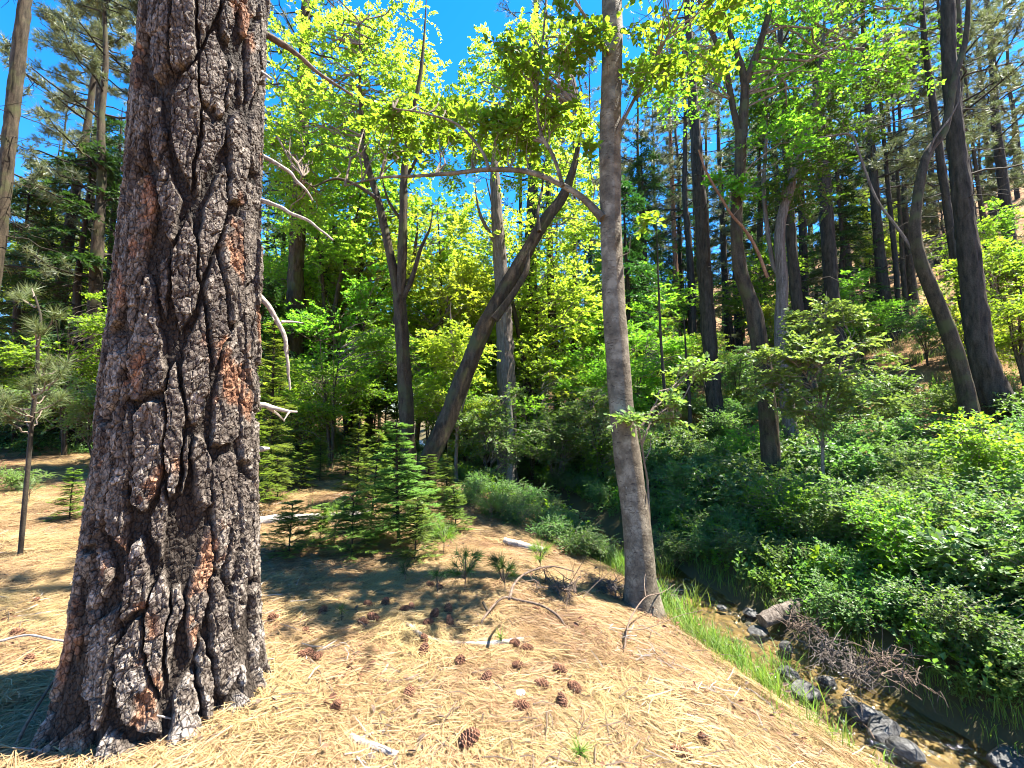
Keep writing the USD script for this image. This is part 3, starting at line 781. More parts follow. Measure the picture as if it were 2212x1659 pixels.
PINES = []
t_, sk_ = photo_tree("pine_tree", "straight thick brown pine trunk just right of the great pine", 13.0,
    [([(645, 955), (639, 800), (637, 650), (641, 540), (650, 380), (655, 200)], (42, 38, 34, 28), 10, 0, "trunk")], "bark_brown", seed=4, ridge=0.22)
PINES.append((t_, sk_, 13, 8.0, 70, 2.6, 14))
photo_tree("alder_tree", "crooked dark alder with several thin stems behind the pine trunk at left", 13.5,
    [([(700, 900), (692, 800), (668, 740), (656, 680), (648, 600)], (24, 16), 1.0, 0, "trunk"),
     ([(698, 850), (712, 760), (726, 650), (745, 560), (770, 470)], (15, 6), 2.5, 0.3, "stem_limb"),
     ([(710, 770), (700, 650), (692, 560), (680, 470)], (11, 5), 2.5, 0.4, "stem_limb")],
    "bark_brown", [(690, 560, 13.5, 90, 80, 1.3, 1), (760, 480, 13.8, 90, 80, 1.3, 1), (620, 620, 13.8, 60, 70, 1.0, 0.5), (700, 380, 14, 110, 80, 1.3, 0.9)], "leaf_lime", 5, 700, 0.08, 0.5, 12)
photo_tree("alder_tree", "upright slim dark alder left of the forked one", 15,
    [([(770, 890), (772, 700), (778, 600), (790, 430)], (21, 9), 3.0, 0, "trunk"), ([(775, 720), (820, 640), (850, 590)], (9, 4), 0.5, 0.2, "limb")],
    "bark_brown", [(790, 560, 15, 100, 90, 1.5, 1), (810, 400, 15.3, 120, 100, 1.6, 1), (740, 660, 15, 60, 60, 1, 0.4)], "leaf_lime", 6, 650, 0.085, 0.55, 12)
photo_tree("alder_tree", "slanting dark stem crossing behind the forked alder", 12.5,
    [([(798, 905), (815, 820), (835, 755), (858, 680), (885, 600)], (19, 13), 2.0, 0.3, "trunk"), ([(826, 790), (890, 740), (940, 705), (955, 690)], (10, 5), 0.6, 0.3, "limb")],
    "bark_brown", [(940, 560, 13, 110, 90, 1.4, 1), (1000, 640, 12.8, 80, 70, 1.1, 0.8)], "leaf_lime", 7, 520, 0.08, 0.5, 12)
photo_tree("young_alder", "bright leafy young alder right of the forked trunk", 10.5,
    [([(985, 1000), (988, 900), (982, 800), (975, 720)], (8, 4), 0.8, 0, "trunk"), ([(987, 930), (1005, 860), (1025, 800)], (5, 3), 0.3, 0, "limb")],
    "bark_twig", [(985, 760, 10.5, 70, 80, 0.8, 1), (1010, 850, 10.3, 60, 60, 0.8, 0.8), (940, 860, 10.3, 50, 60, 0.7, 0.6)], "leaf_lime", 8, 480, 0.06, 0.42, 13)
photo_tree("snag_tree", "shaggy grey trunk with peeling bark and a pale split base", 12.5,
    [([(1096, 975), (1093, 800), (1086, 650), (1077, 520), (1070, 400)], (42, 38, 30, 22), 3.0, 0, "trunk"), ([(1103, 972), (1102, 900), (1098, 830)], (16, 6), 0, -0.35, "stem", -0.3, "dead_wood"),
     ([(1078, 540), (1040, 470), (1030, 430)], (10, 4), 0.6, -0.3, "limb"), ([(1084, 620), (1110, 570), (1140, 545)], (6, 3), 0.2, -0.5, "limb", 0, "dead_wood")], "bark_shaggy", seed=9, ridge=0.2)
for k, (lab, Y, pts, w, bark, cat) in enumerate([
    ("broad dark conifer trunk right of the shaggy grey trunk", 16, [(1136, 950), (1138, 800), (1143, 640), (1150, 430), (1155, 250)], (36, 30, 18), "bark_conifer", 6),
    ("thin dark stem touching the broad conifer trunk on its left side", 17, [(1114, 935), (1118, 800), (1122, 650), (1124, 500)], (14, 8), "bark_conifer", 5),
    ("slim brown pine leaning slightly left, right of the broad conifer trunk", 16, [(1213, 932), (1201, 800), (1191, 650), (1186, 480), (1183, 300)], (22, 12), "bark_brown", 6),
    ("thin straight conifer stem between the slim brown pine and the pale alder", 18, [(1236, 925), (1239, 780), (1242, 650), (1241, 480)], (14, 9), "bark_conifer", 6),
    ("faint thin stem just left of the pale alder", 21, [(1271, 880), (1272, 760), (1274, 640), (1275, 500)], (13, 8), "bark_conifer", 6),
    ("tall straight dark pine trunk in the sun patch right of the pale alder", 12.5, [(1555, 955), (1541, 850), (1528, 680), (1513, 450), (1500, 260), (1490, 110)], (40, 34, 28, 17), "bark_conifer", 7),
    ("thin reddish pine stem far behind, left of the tall straight dark pine", 22, [(1466, 800), (1462, 650), (1454, 450), (1448, 300)], (15, 8), "bark_red", 6),
    ("thin leaning sapling stem close right of the pale alder", 11, [(1446, 955), (1436, 850), (1428, 740), (1424, 650)], (9, 5), "bark_conifer", 1.5),
    ("short thin dark sapling stem beside the tall straight dark pine", 11.5, [(1492, 945), (1489, 860), (1484, 800)], (10, 7), "bark_conifer", 1.0),
    ("dark pine trunk behind the two right-hand alders", 12, [(1767, 940), (1746, 800), (1722, 650), (1708, 500), (1700, 350)], (34, 20), "bark_conifer", 6),
    ("thick dark pine trunk behind the bright leafy sapling", 13, [(1818, 905), (1809, 760), (1797, 630), (1783, 427), (1774, 315), (1764, 120)], (38, 32, 22), "bark_conifer", 7),
    ("massive dark pine trunk at the right edge, wide at its foot", 8.5, [(2190, 985), (2152, 860), (2117, 747), (2094, 562), (2071, 360), (2051, 135), (2047, 0)], (96, 82, 66, 54, 45, 36, 33), "bark_conifer", 7),
    ("slender dark pine trunk just left of the massive one", 10, [(2112, 790), (2071, 603), (2040, 405), (2022, 270), (2000, 112), (1992, 20)], (26, 20, 12), "bark_conifer", 6),
    ("thin grey-brown pine stem on the right slope, left of the crooked trunk", 16, [(1942, 765), (1937, 600), (1918, 400)], (16, 11), "bark_conifer", 7),
    ("second thin pine stem on the right slope under the crooked trunk", 18, [(1966, 765), (1952, 600), (1945, 480)], (15, 10), "bark_brown", 6),
    ("slanting thin pine stem on the sunny slope at the right edge", 17, [(2150, 650), (2135, 560), (2118, 440), (2100, 300)], (15, 9), "bark_brown", 6),
    ("scaly brown pine trunk with lichened branches at the left edge", 8.5, [(-45, 800), (-10, 560), (6, 440), (34, 170), (54, 0)], (44, 38, 35, 33), "bark_brown", 7)]):
    t_, sk_ = photo_tree("pine_tree" if "pine" in lab or "conifer" in lab else "young_tree", lab, Y, [(pts, w, cat * 1.6, 0, "trunk")], bark, seed=20 + k, ridge=0.2)
    if cat > 3:
        PINES.append((t_, sk_, Y, sk_[:, 2].min() + (0.5 if Y < 14 else 0.36) * np.ptp(sk_[:, 2]), 26 if w[0] < 30 else 34, 1.4 if w[0] < 20 else (1.4 if Y < 9 else 2.0), 16))

photo_tree("alder_tree", "mossy alder with a swaying trunk that forks high up, standing in the shrubs", 8.0,
    [([(1670, 1080), (1661, 930), (1648, 800), (1630, 680), (1601, 590), (1590, 480), (1598, 360), (1601, 285)], (46, 44, 40, 36, 30, 26, 25, 25), 0, 0, "trunk"),
     ([(1600, 300), (1585, 240), (1562, 130), (1520, 30)], (17, 10), 2, 0.2, "stem_limb"),
     ([(1604, 295), (1608, 180), (1592, 115), (1553, 5)], (24, 18, 12, 9), 2, 0, "stem_limb"),
     ([(1607, 190), (1640, 100), (1668, 0)], (18, 14), 2.5, -0.2, "stem_limb"),
     ([(1658, 600), (1635, 540), (1608, 495), (1577, 459), (1527, 373), (1509, 324)], (8, 7, 4), 0, -0.3, "dead_limb", -0.1, "bark_red")],
    "bark_brown", [(1540, 90, 8, 130, 110, 1.2, 1), (1680, 330, 7.6, 70, 60, 0.6, 0.5), (1750, 110, 8.4, 150, 130, 1.2, 1.2), (1640, -120, 8.2, 240, 130, 1.6, 1.2), (1560, 400, 8, 50, 40, 0.4, 0.2), (1420, 150, 8.6, 90, 80, 0.8, 0.5)],
    "leaf_alder", 40, 1000, 0.062, 0.42, 13, dense=0.95)
photo_tree("alder_tree", "alder with pale lichen rings close behind the mossy swaying alder", 9.5,
    [([(1723, 1010), (1702, 884), (1687, 740), (1689, 607), (1685, 495), (1707, 405), (1735, 310), (1765, 200)], (34, 30, 26, 20, 12), 3, 0, "trunk"),
     ([(1688, 600), (1668, 560), (1650, 420), (1655, 300)], (14, 7), 2, 0.4, "limb")],
    "bark_shaggy", [(1720, 360, 9.6, 90, 90, 1, 1), (1790, 200, 9.8, 120, 110, 1.2, 1.2), (1690, 210, 9.8, 90, 90, 1, 0.8), (1850, 90, 10, 120, 90, 1.2, 0.8)],
    "leaf_dark", 41, 800, 0.062, 0.42, 13)
photo_tree("alder_tree", "crooked leaning alder with red-brown bare wood and a long bare dead limb", 7.3,
    [([(2092, 880), (2072, 790), (2049, 720), (2018, 639), (1988, 562), (1977, 472), (2000, 342), (2040, 279), (2062, 171), (2085, 90), (2092, 0)], (46, 42, 40, 36, 32, 26, 22, 21, 17, 14, 12), 2, 0, "trunk"),
     ([(1983, 560), (1968, 535), (1937, 490), (1892, 427), (1856, 333), (1836, 291), (1779, 297), (1667, 313)], (12, 9, 7, 6, 6, 6, 5, 2), 0, 0.4, "dead_limb", 0, "bark_shaggy"),
     ([(2000, 350), (2018, 300), (2052, 255), (2075, 210)], (8, 3), 0.3, -0.3, "dead_limb", 0, "bark_shaggy")],
    "bark_brown", [(2120, -150, 7.6, 150, 100, 1, 1)], "leaf_dark", 42, 30, 0.06, 0.4, 12)
photo_tree("young_alder", "bright leafy sapling catching the sun above the far bank shrubs", 7.0,
    [([(1778, 1045), (1776, 930), (1772, 830), (1778, 740), (1785, 660)], (9, 5), 0.25, 0, "trunk"), ([(1776, 900), (1800, 820), (1830, 760)], (6, 3), 0.3, -0.3, "limb"), ([(1775, 880), (1740, 810), (1700, 770)], (6, 3), 0.3, -0.3, "limb")],
    "bark_twig", [(1785, 700, 7, 60, 55, 0.4, 0.8), (1720, 790, 6.7, 80, 50, 0.5, 1.0), (1830, 770, 6.8, 90, 60, 0.5, 1.0), (1770, 880, 6.8, 70, 45, 0.4, 0.6), (1680, 840, 6.6, 50, 35, 0.3, 0.35), (1870, 860, 6.8, 60, 40, 0.4, 0.4)],
    "leaf_pale", 43, 520, 0.055, 0.34, 12, fine=True, clump=9, tight=0.17)
photo_tree("young_alder", "low leafy branch of a young alder reaching past the pale alder trunk", 5.3,
    [([(1400, 1060), (1392, 1000), (1380, 930), (1370, 905)], (5, 3), 0.1, -0.6, "trunk")],
    "bark_twig", [(1360, 900, 4.35, 60, 18, 0.1, 0.8), (1440, 890, 4.9, 50, 25, 0.3, 0.7), (1500, 810, 5.2, 45, 30, 0.3, 0.6)], "leaf_pale", 44, 80, 0.05, 0.3, 10, fine=True)

# young bushy pine at the left edge: every tuft stands where the photograph shows one
def left_pine():
    rng = rs(77)
    Y = 4.6
    stem = [at(u, v, Y) for u, v in ((66, 945), (70, 900), (80, 811), (82, 736), (88, 687), (76, 640))]
    base = np.array([stem[0][0], stem[0][1], tz(stem[0][0], stem[0][1])])
    t = thing("young_pine", "young grey-green pine with starry needle tufts at the left edge", "pine", base)
    part(t, "trunk", tube([base - [0, 0, 0.1]] + stem, [0.022, 0.020, 0.019, 0.017, 0.015, 0.012, 0.009], 10, 0.04, 0.08, seed=3), "bark_conifer", smooth=50)
    c = [(280, 390), (180, 470), (490, 610), (290, 690), (350, 750), (420, 1040), (580, 1050), (410, 1160), (250, 1210), (330, 1300), (430, 1290), (530, 1340), (40, 1360), (60, 1520), (230, 1480), (350, 1460), (0, 1300), (520, 1110), (470, 1180), (-60, 1420), (120, 1390)]
    C = np.array([at(a * 0.2487, 525 + b * 0.2487, Y + rng.uniform(-0.5, 0.4)) for a, b in c])
    sk, _ = resample(stem, np.ones(len(stem)), 0.05)
    A, br = [], []
    for p in C:
        k = np.argmin(np.linalg.norm((sk - p) * [1, 1, 1.6] + [0, 0, 0.25], axis=1))
        s = sk[k]
        tt = np.linspace(0, 1, 7)[:, None]
        q = s + (p - s) * tt + np.array([0, 0, -0.10]) * np.sin(np.pi * tt) * np.linalg.norm(p - s) * 1.2 + rng.normal(0, 0.008, (7, 3))
        br.append(q)
        A.append(unit(unit(q[-1] - q[-2]) + [0, 0, 0.7]))
    part(t, "branchwork", twigs(np.array(br), np.broadcast_to(np.linspace(0.009, 0.005, 7), (len(br), 7)), 6), "bark_twig", kind="stuff", smooth=50)
    part(t, "needles", tufts(rng, np.repeat(C, 2, 0) + rng.normal(0, 0.02, (2 * len(C), 3)), np.repeat(np.array(A), 2, 0), 70, 0.15, 0.0055, 0.95), "needle_young", kind="stuff")


left_pine()
# ------------------------------------------------------------------ conifer crowns
def pine_crown(rng, sk, z0, n, blen, per=5, tuft=3, needles=12, length=0.18, width=0.011, dead=10, top=None):
    """Branches with needle brushes along a trunk line sk, from the height z0 up, and bare dead branches below. Returns (needles, wood)."""
    zt = sk[:, 2].max() if top is None else top
    z = z0 + (zt - z0) * rng.uniform(0, 1, n) ** 0.9
    o = np.argsort(sk[:, 2])
    base = np.stack([np.interp(z, sk[o, 2], sk[o, 0]), np.interp(z, sk[o, 2], sk[o, 1]), z], 1)
    f = (z - z0) / max(zt - z0, 0.1)
    L = blen * np.clip(1.1 - 0.95 * f**1.6, 0.15, 1) * rng.uniform(0.6, 1.15, n)
    az = rng.uniform(0, 2 * np.pi, n)
    d = np.stack([np.cos(az), np.sin(az), 0 * az], 1)
    t = np.linspace(0, 1, 6)
    P = base[:, None] + d[:, None] * (L[:, None] * t)[..., None]
    P[..., 2] += L[:, None] * ((0.1 + 0.35 * f)[:, None] * t - 0.28 * t**2 + 0.22 * t**4)
    P[:, 1:] += rng.normal(0, 0.05, (n, 5, 3))
    wood = [twigs(P, (0.012 + 0.012 * L)[:, None] * np.linspace(1, 0.3, 6), 4)]
    tt = rng.uniform(0.35, 1.0, (n, per))
    i0 = np.minimum((tt * 5).astype(int), 4)
    fr = tt * 5 - i0
    rows = np.arange(n)[:, None]
    s = P[rows, i0] * (1 - fr)[..., None] + P[rows, i0 + 1] * fr[..., None]
    a2 = az[:, None] + rng.normal(0, 0.8, (n, per))
    l2 = rng.uniform(0.25, 0.65, (n, per)) * np.minimum(L, 2.2)[:, None] * 0.45
    e = s + np.stack([np.cos(a2), np.sin(a2), rng.normal(0.15, 0.3, (n, per))], -1) * l2[..., None]
    s, e = s.reshape(-1, 3), e.reshape(-1, 3)
    wood.append(twigs(np.stack([s, (s + e) / 2 - [0, 0, 0.02], e], 1), np.broadcast_to([0.010, 0.008, 0.005], (len(s), 3)), 3))
    k = rng.uniform(0.35, 1.0, (len(s), tuft))
    k[:, 0] = 1
    C = s[:, None] + (e - s)[:, None] * k[..., None] + rng.normal(0, 0.05, (len(s), tuft, 3))
    A = unit(unit(e - s)[:, None] + [0, 0, 0.45] + rng.normal(0, 0.45, C.shape))
    if dead:
        lo = sk[:, 2].min() + 0.25 * (z0 - sk[:, 2].min())
        zd = rng.uniform(lo, z0 + 0.2 * (zt - z0), dead)
        b = np.stack([np.interp(zd, sk[o, 2], sk[o, 0]), np.interp(zd, sk[o, 2], sk[o, 1]), zd], 1)
        a3, l3 = rng.uniform(0, 2 * np.pi, dead), blen * rng.uniform(0.2, 0.75, dead)
        Q = b[:, None] + np.stack([np.cos(a3), np.sin(a3), 0 * a3], 1)[:, None] * (l3[:, None] * t)[..., None]
        Q[..., 2] += l3[:, None] * (0.05 * t - 0.3 * t**2)
        Q[:, 1:] += rng.normal(0, 0.03, (dead, 5, 3))
        wood.append(twigs(Q, (0.007 + 0.006 * l3)[:, None] * np.linspace(1, 0.3, 6), 4))
        j = rng.integers(0, dead, dead * 3)
        s3 = Q[j, rng.integers(1, 5, dead * 3)]
        e3 = s3 + rng.normal(0, 0.22, (dead * 3, 3))
        wood.append(twigs(np.stack([s3, (s3 + e3) / 2 + 0.02, e3], 1), np.broadcast_to([0.006, 0.005, 0.003], (dead * 3, 3)), 3))
    return tufts(rng, C.reshape(-1, 3), A.reshape(-1, 3), needles, length, width), cat_mesh(wood)


for (path, sk, Y, z0, n, bl, dd_) in PINES:
    rng = rs(int(abs(sk[0, 0] * 1000)) + 5)
    nd, wd = pine_crown(rng, sk, z0, n, bl, dead=dd_, width=0.006 + 0.0004 * Y)
    part(path, "crown", nd, "needle_pine")
    part(path, "branchwork", wd, "bark_conifer", kind="stuff")
# the great pine's own crown, high over the frame
rng = rs(4242)
sk = np.stack([np.full(30, PINE[0]), np.full(30, PINE[1]), np.linspace(0, 24.5, 30)], 1)
nd, wd = pine_crown(rng, sk, 9.0, 60, 2.6, dead=0, tuft=4)
part(great, "crown", nd, "needle_pine")
part(great, "branchwork", wd, "bark_conifer", kind="stuff")


MARKS = [("the pale alder", 1.4, 4.65), ("the mossy swaying alder", at(1668, 1075, 8)[0], 8), ("the lichen-ringed alder", at(1720, 1000, 9.5)[0], 9.5), ("the crooked red-brown alder", at(2090, 880, 7.3)[0], 7.3), ("the massive dark pine", at(2185, 970, 8.5)[0], 8.5),
         ("the bright sunlit sapling", at(1778, 1040, 7)[0], 7), ("the tall straight dark pine", at(1555, 955, 12.5)[0], 12.5), ("the thick pale creek log", 2.75, 5.2), ("the splashed creek stone", 2.75, 4.05), ("the big flat creek stone", 3.0, 3.55), ("the dark corner boulder", 3.5, 3.1),
         ("the dark leaning trunk", at(926, 995, 8)[0], 8), ("the dark forked alder", at(880, 1000, 8.6)[0], 8.6), ("the shaggy grey trunk", at(1096, 970, 12.5)[0], 12.5), ("the broad conifer trunk", at(1136, 950, 16)[0], 16), ("the brown pine trunk", at(645, 955, 13)[0], 13), ("the great pine", -1.82, 2.37),
         ("the thick pine behind the sapling", at(1818, 905, 13)[0], 13), ("the young left-edge pine", at(66, 945, 4.6)[0], 4.6)]
FAR_MARKS = [m for m in MARKS if m[2] > 7 or m[0] == "the pale alder"]

# ------------------------------------------------------------------ kinds of plants that stand many times
def proto_broadleaf(seed, H, spread, n, leaf, m, stems=2):
    rng = rs(seed)
    limbs, sk = [], []
    for k in range(stems):
        a = rng.uniform(0, 6.28)
        lean = rng.uniform(0.05, 0.22) * H * np.array([math.cos(a), math.sin(a)])
        t = np.linspace(0, 1, 6)
        P = np.stack([lean[0] * t**1.4 + rng.normal(0, 0.05, 6) * t, lean[1] * t**1.4 + rng.normal(0, 0.05, 6) * t, H * 0.92 * t - 0.2], 1)
        r = 0.012 * H * (1 - 0.3 * k)
        limbs.append(tube(P, r * np.linspace(1.2, 0.15, 6), 9, 0.22, 0.1, seed=seed + k))
        sk.append(resample(P, P[:, 0], 0.25)[0])
    sk = np.vstack(sk)
    sk = sk[sk[:, 2] > 0.18 * H]
    blobs = [((rng.normal(0, spread * 0.45), rng.normal(0, spread * 0.45), H * h), (spread * s, spread * s, H * 0.16), s) for h, s in ((0.36, 0.7), (0.5, 1.0), (0.62, 1.0), (0.75, 0.9), (0.88, 0.6), (0.55, 0.9))]
    lm, wd = crown(rng, blobs, n, leaf, 0.5, m, sk, False, 13, 0.2)
    return limbs, lm, wd


def build_broadleaf(name, label, cat, group, leafmat, args, loc, rot, scale):
    limbs, lm, wd = proto_broadleaf(*args)
    t = thing(name, label, cat, loc, group, rot, scale)
    for k, l in enumerate(limbs):
        part(t, "trunk" if k == 0 else "stem_limb", l, "bark_brown", smooth=50, world=False)
    part(t, "crown", lm, leafmat, world=False)
    part(t, "branchwork", wd, "bark_twig", world=False, kind="stuff")
    return t


FIRST = {}


def grow(kind, builder, name, label, cat, group, loc, yaw=0.0, scale=1.0, tilt=0.0):
    """Builds a kind of plant where it first stands, and refers to it from then on."""
    rot = (math.degrees(tilt), 0, math.degrees(yaw))
    if kind not in FIRST:
        FIRST[kind] = builder(name, label, cat, group, loc, rot, scale)
        return FIRST[kind]
    return dup(FIRST[kind], name, label, cat, loc, group, rot, scale)


def floor_at(x, y, sink=0.03):
    return (x, y, tz(x, y) - sink)


def ux(u, Y):
    """The sideways place, at the distance Y, of what is seen in the column u."""
    return (u - 1106) / 920 * Y * 1.0


BROAD = [(301, 7.5, 1.6, 1250, 0.10, 12, 3), (302, 10.0, 2.0, 1500, 0.105, 12, 2), (303, 6.0, 1.4, 1000, 0.095, 12, 2), (304, 12.0, 2.2, 1700, 0.11, 12, 2)]
BROAD_LEAF = ["leaf_lime", "leaf_lime", "leaf_alder", "leaf_alder"]


def b_broad(k):
    return lambda name, label, cat, group, loc, rot, scale: build_broadleaf(name, label, cat, group, BROAD_LEAF[k], BROAD[k], loc, rot, scale)


rng = rs(900)
wood_group = "bright green alders deep in the wood"
for (u, Yd, k, sc) in [(590, 16, 0, 1), (650, 19, 1, 1.0), (720, 17, 3, 0.85), (800, 20, 1, 1.05), (880, 17, 0, 1.1), (950, 16, 2, 1.1), (1010, 19, 1, 0.9), (1080, 18, 0, 1.0), (1160, 22, 3, 0.8), (1230, 19, 0, 1.0), (1290, 22, 1, 0.9),
                       (1370, 19, 2, 1.2), (1420, 24, 3, 0.8), (560, 22, 3, 1.0), (690, 26, 3, 1.1), (900, 26, 3, 0.95), (1040, 27, 1, 1.0), (760, 13, 2, 0.9), (1300, 14.5, 2, 0.9), (1130, 14.5, 2, 0.8),
                       (60, 15, 0, 1.0), (160, 18, 1, 1.0), (230, 14, 2, 0.9), (1900, 24, 0, 0.9), (1650, 20, 2, 1.0), (2230, 13, 2, 0.7),
                       (960, 15.5, 1, 0.95), (1050, 16, 1, 1.0), (1160, 14.5, 1, 1.1), (760, 15.5, 3, 1.15)]:
    x = ux(u, Yd)
    grow(("broad", k), b_broad(k), "alder_tree", tell_apart(["bushy bright alder", "tall bright alder", "small green alder", "tallest kind of green alder"][k], x, Yd, FAR_MARKS), "tree", wood_group, floor_at(x, Yd), rng.uniform(0, 6.28), sc * rng.uniform(0.93, 1.07))
SAP = [(311, 3.2, 0.9, 650, 0.08, 11, 3), (312, 4.2, 1.1, 900, 0.085, 11, 3), (313, 2.4, 0.8, 520, 0.07, 11, 4)]
SAP_LEAF = ["leaf_lime", "leaf_alder", "leaf_shrub"]


def b_sap(k):
    return lambda name, label, cat, group, loc, rot, scale: build_broadleaf(name, label, cat, group, SAP_LEAF[k], SAP[k], loc, rot, scale)


for (u, Yd, k, sc) in [(580, 10.5, 0, 1), (660, 11, 2, 1), (720, 10, 1, 0.8), (810, 12.5, 0, 1), (930, 12, 1, 1), (1010, 13, 0, 1), (1060, 10.5, 2, 1), (1150, 13, 1, 0.9), (1200, 11.5, 2, 1), (1260, 13, 0, 1), (1300, 11, 2, 1.1), (1370, 13, 1, 0.9),
                       (1400, 15, 0, 1), (1480, 17, 1, 0.9), (1600, 14, 2, 1), (1700, 16, 0, 1), (1870, 15, 1, 0.8), (2010, 13, 2, 1), (2120, 11, 0, 0.8), (2220, 9.5, 1, 0.8), (150, 10.5, 1, 1), (40, 11, 2, 1.2), (215, 9, 2, 0.9), (1340, 17, 0, 1.1), (620, 14, 1, 1), (860, 14.5, 0, 1.1), (1105, 16, 0, 1.1), (2180, 13, 1, 0.9)]:
    x = ux(u, Yd)
    grow(("sap", k), b_sap(k), "young_alder", tell_apart(["bright young alder", "taller green young alder", "low bushy young alder"][k], x, Yd, FAR_MARKS), "tree", "young alders in the undergrowth", floor_at(x, Yd), rng.uniform(0, 6.28), sc * rng.uniform(0.9, 1.1))

# slender pines of the background
def b_pine(k):
    H, z0, n, bl = [(19, 7, 55, 2.4), (23, 10, 55, 2.6), (15, 4.5, 55, 2.2), (21, 6, 65, 2.7), (10, 1.3, 75, 1.9), (7, 0.8, 65, 1.6)][k]

    def build(name, label, cat, group, loc, rot, scale):
        r = rs(500 + k)
        zz = np.linspace(-0.3, H, 9)
        P = np.stack([np.cumsum(r.normal(0, 0.06, 9)), np.cumsum(r.normal(0, 0.06, 9)), zz], 1)
        t = thing(name, label, cat, loc, group, rot, scale)
        part(t, "trunk", tube(P, np.interp(zz, [-0.3, 0.3, H], [0.30, 0.23, 0.02]) * [1, 0.85, 0.9, 1.05, 0.6, 0.45][k], 12, 0.2, 0.18, seed=k), "bark_conifer" if k != 2 else "bark_brown", smooth=50, world=False)
        sk = resample(P, zz, 0.4)[0]
        nd, wd = pine_crown(r, sk, z0, n, bl, per=6, tuft=6, needles=13, length=0.2, width=0.017, dead=22 if k < 4 else 6)
        part(t, "crown", nd, "needle_pine", world=False)
        part(t, "branchwork", wd, "bark_conifer", world=False, kind="stuff")
        return t
    return build


for (u, Yd, k, sc) in [(150, 17, 3, 1), (195, 11.5, 2, 1.0), (205, 24, 2, 1), (90, 28, 1, 1), (560, 30, 1, 1), (610, 24, 0, 0.8), (690, 34, 3, 0.8), (760, 38, 1, 0.8), (1085, 21, 2, 0.75), (1150, 30, 0, 0.7), (1205, 27, 1, 0.8), (1330, 28, 3, 0.9), (1390, 22, 0, 0.95),
                       (1425, 33, 1, 1), (1470, 27, 3, 1.0), (1500, 20, 0, 1), (1545, 30, 1, 1), (1585, 24, 3, 1.0), (1620, 34, 0, 1), (1660, 22, 2, 1.1), (1700, 29, 1, 1), (1750, 20, 3, 0.95), (1800, 26, 0, 1), (1850, 19, 2, 0.9), (1870, 32, 1, 1),
                       (1915, 25, 0, 0.9), (1960, 30, 3, 0.9), (1990, 20, 2, 0.9), (2050, 27, 0, 1), (2090, 17, 3, 0.8), (2140, 24, 1, 1), (2185, 30, 0, 1), (2200, 19, 3, 1), (2110, 14, 2, 1.15), (1935, 16, 3, 0.9), (110, 13, 2, 1.1), (2130, 36, 2, 1), (1770, 38, 0, 1), (1520, 40, 3, 1), (1900, 40, 1, 1), (2250, 36, 0, 1),
                       (1300, 40, 1, 0.9), (640, 44, 0, 1), (30, 38, 3, 1), (190, 42, 0, 1), (1230, 44, 0, 0.8), (1070, 46, 1, 0.6), (2020, 44, 3, 1), (1650, 46, 1, 1),
                       (1080, 32, 4, 1), (1180, 36, 4, 1), (1225, 30, 5, 1), (1300, 33, 4, 1), (1350, 27, 5, 1), (1385, 36, 4, 1.1), (1440, 25, 4, 0.9), (1490, 30, 5, 1.1), (1530, 24, 5, 0.9), (1570, 36, 4, 1.1), (1610, 28, 4, 1), (1655, 26, 5, 1), (1690, 35, 4, 1.1), (1730, 25, 4, 0.9), (1775, 30, 5, 1.1), (1820, 22, 5, 0.8), (1845, 34, 4, 1.1), (1890, 28, 4, 1), (1940, 36, 5, 1.2), (1975, 26, 4, 1), (2035, 33, 4, 1.1), (2075, 24, 5, 0.9), (2160, 29, 4, 1), (2205, 25, 5, 0.9), (2240, 32, 4, 1), (130, 30, 4, 1.1), (60, 24, 4, 1), (215, 33, 4, 1.1), (700, 38, 4, 1), (820, 36, 4, 1), (930, 40, 4, 1), (1000, 34, 4, 1)]:
    x = ux(u, Yd)
    grow(("pine", k), b_pine(k), "pine_tree", tell_apart(["slim pine", "tall high-crowned pine", "shorter brown pine", "full-crowned pine", "bushy low-branched pine", "young bushy pine"][k] + " far back", x, Yd, FAR_MARKS), "tree", "slim pines far back in the wood", floor_at(x, Yd), rng.uniform(0, 6.28), sc)


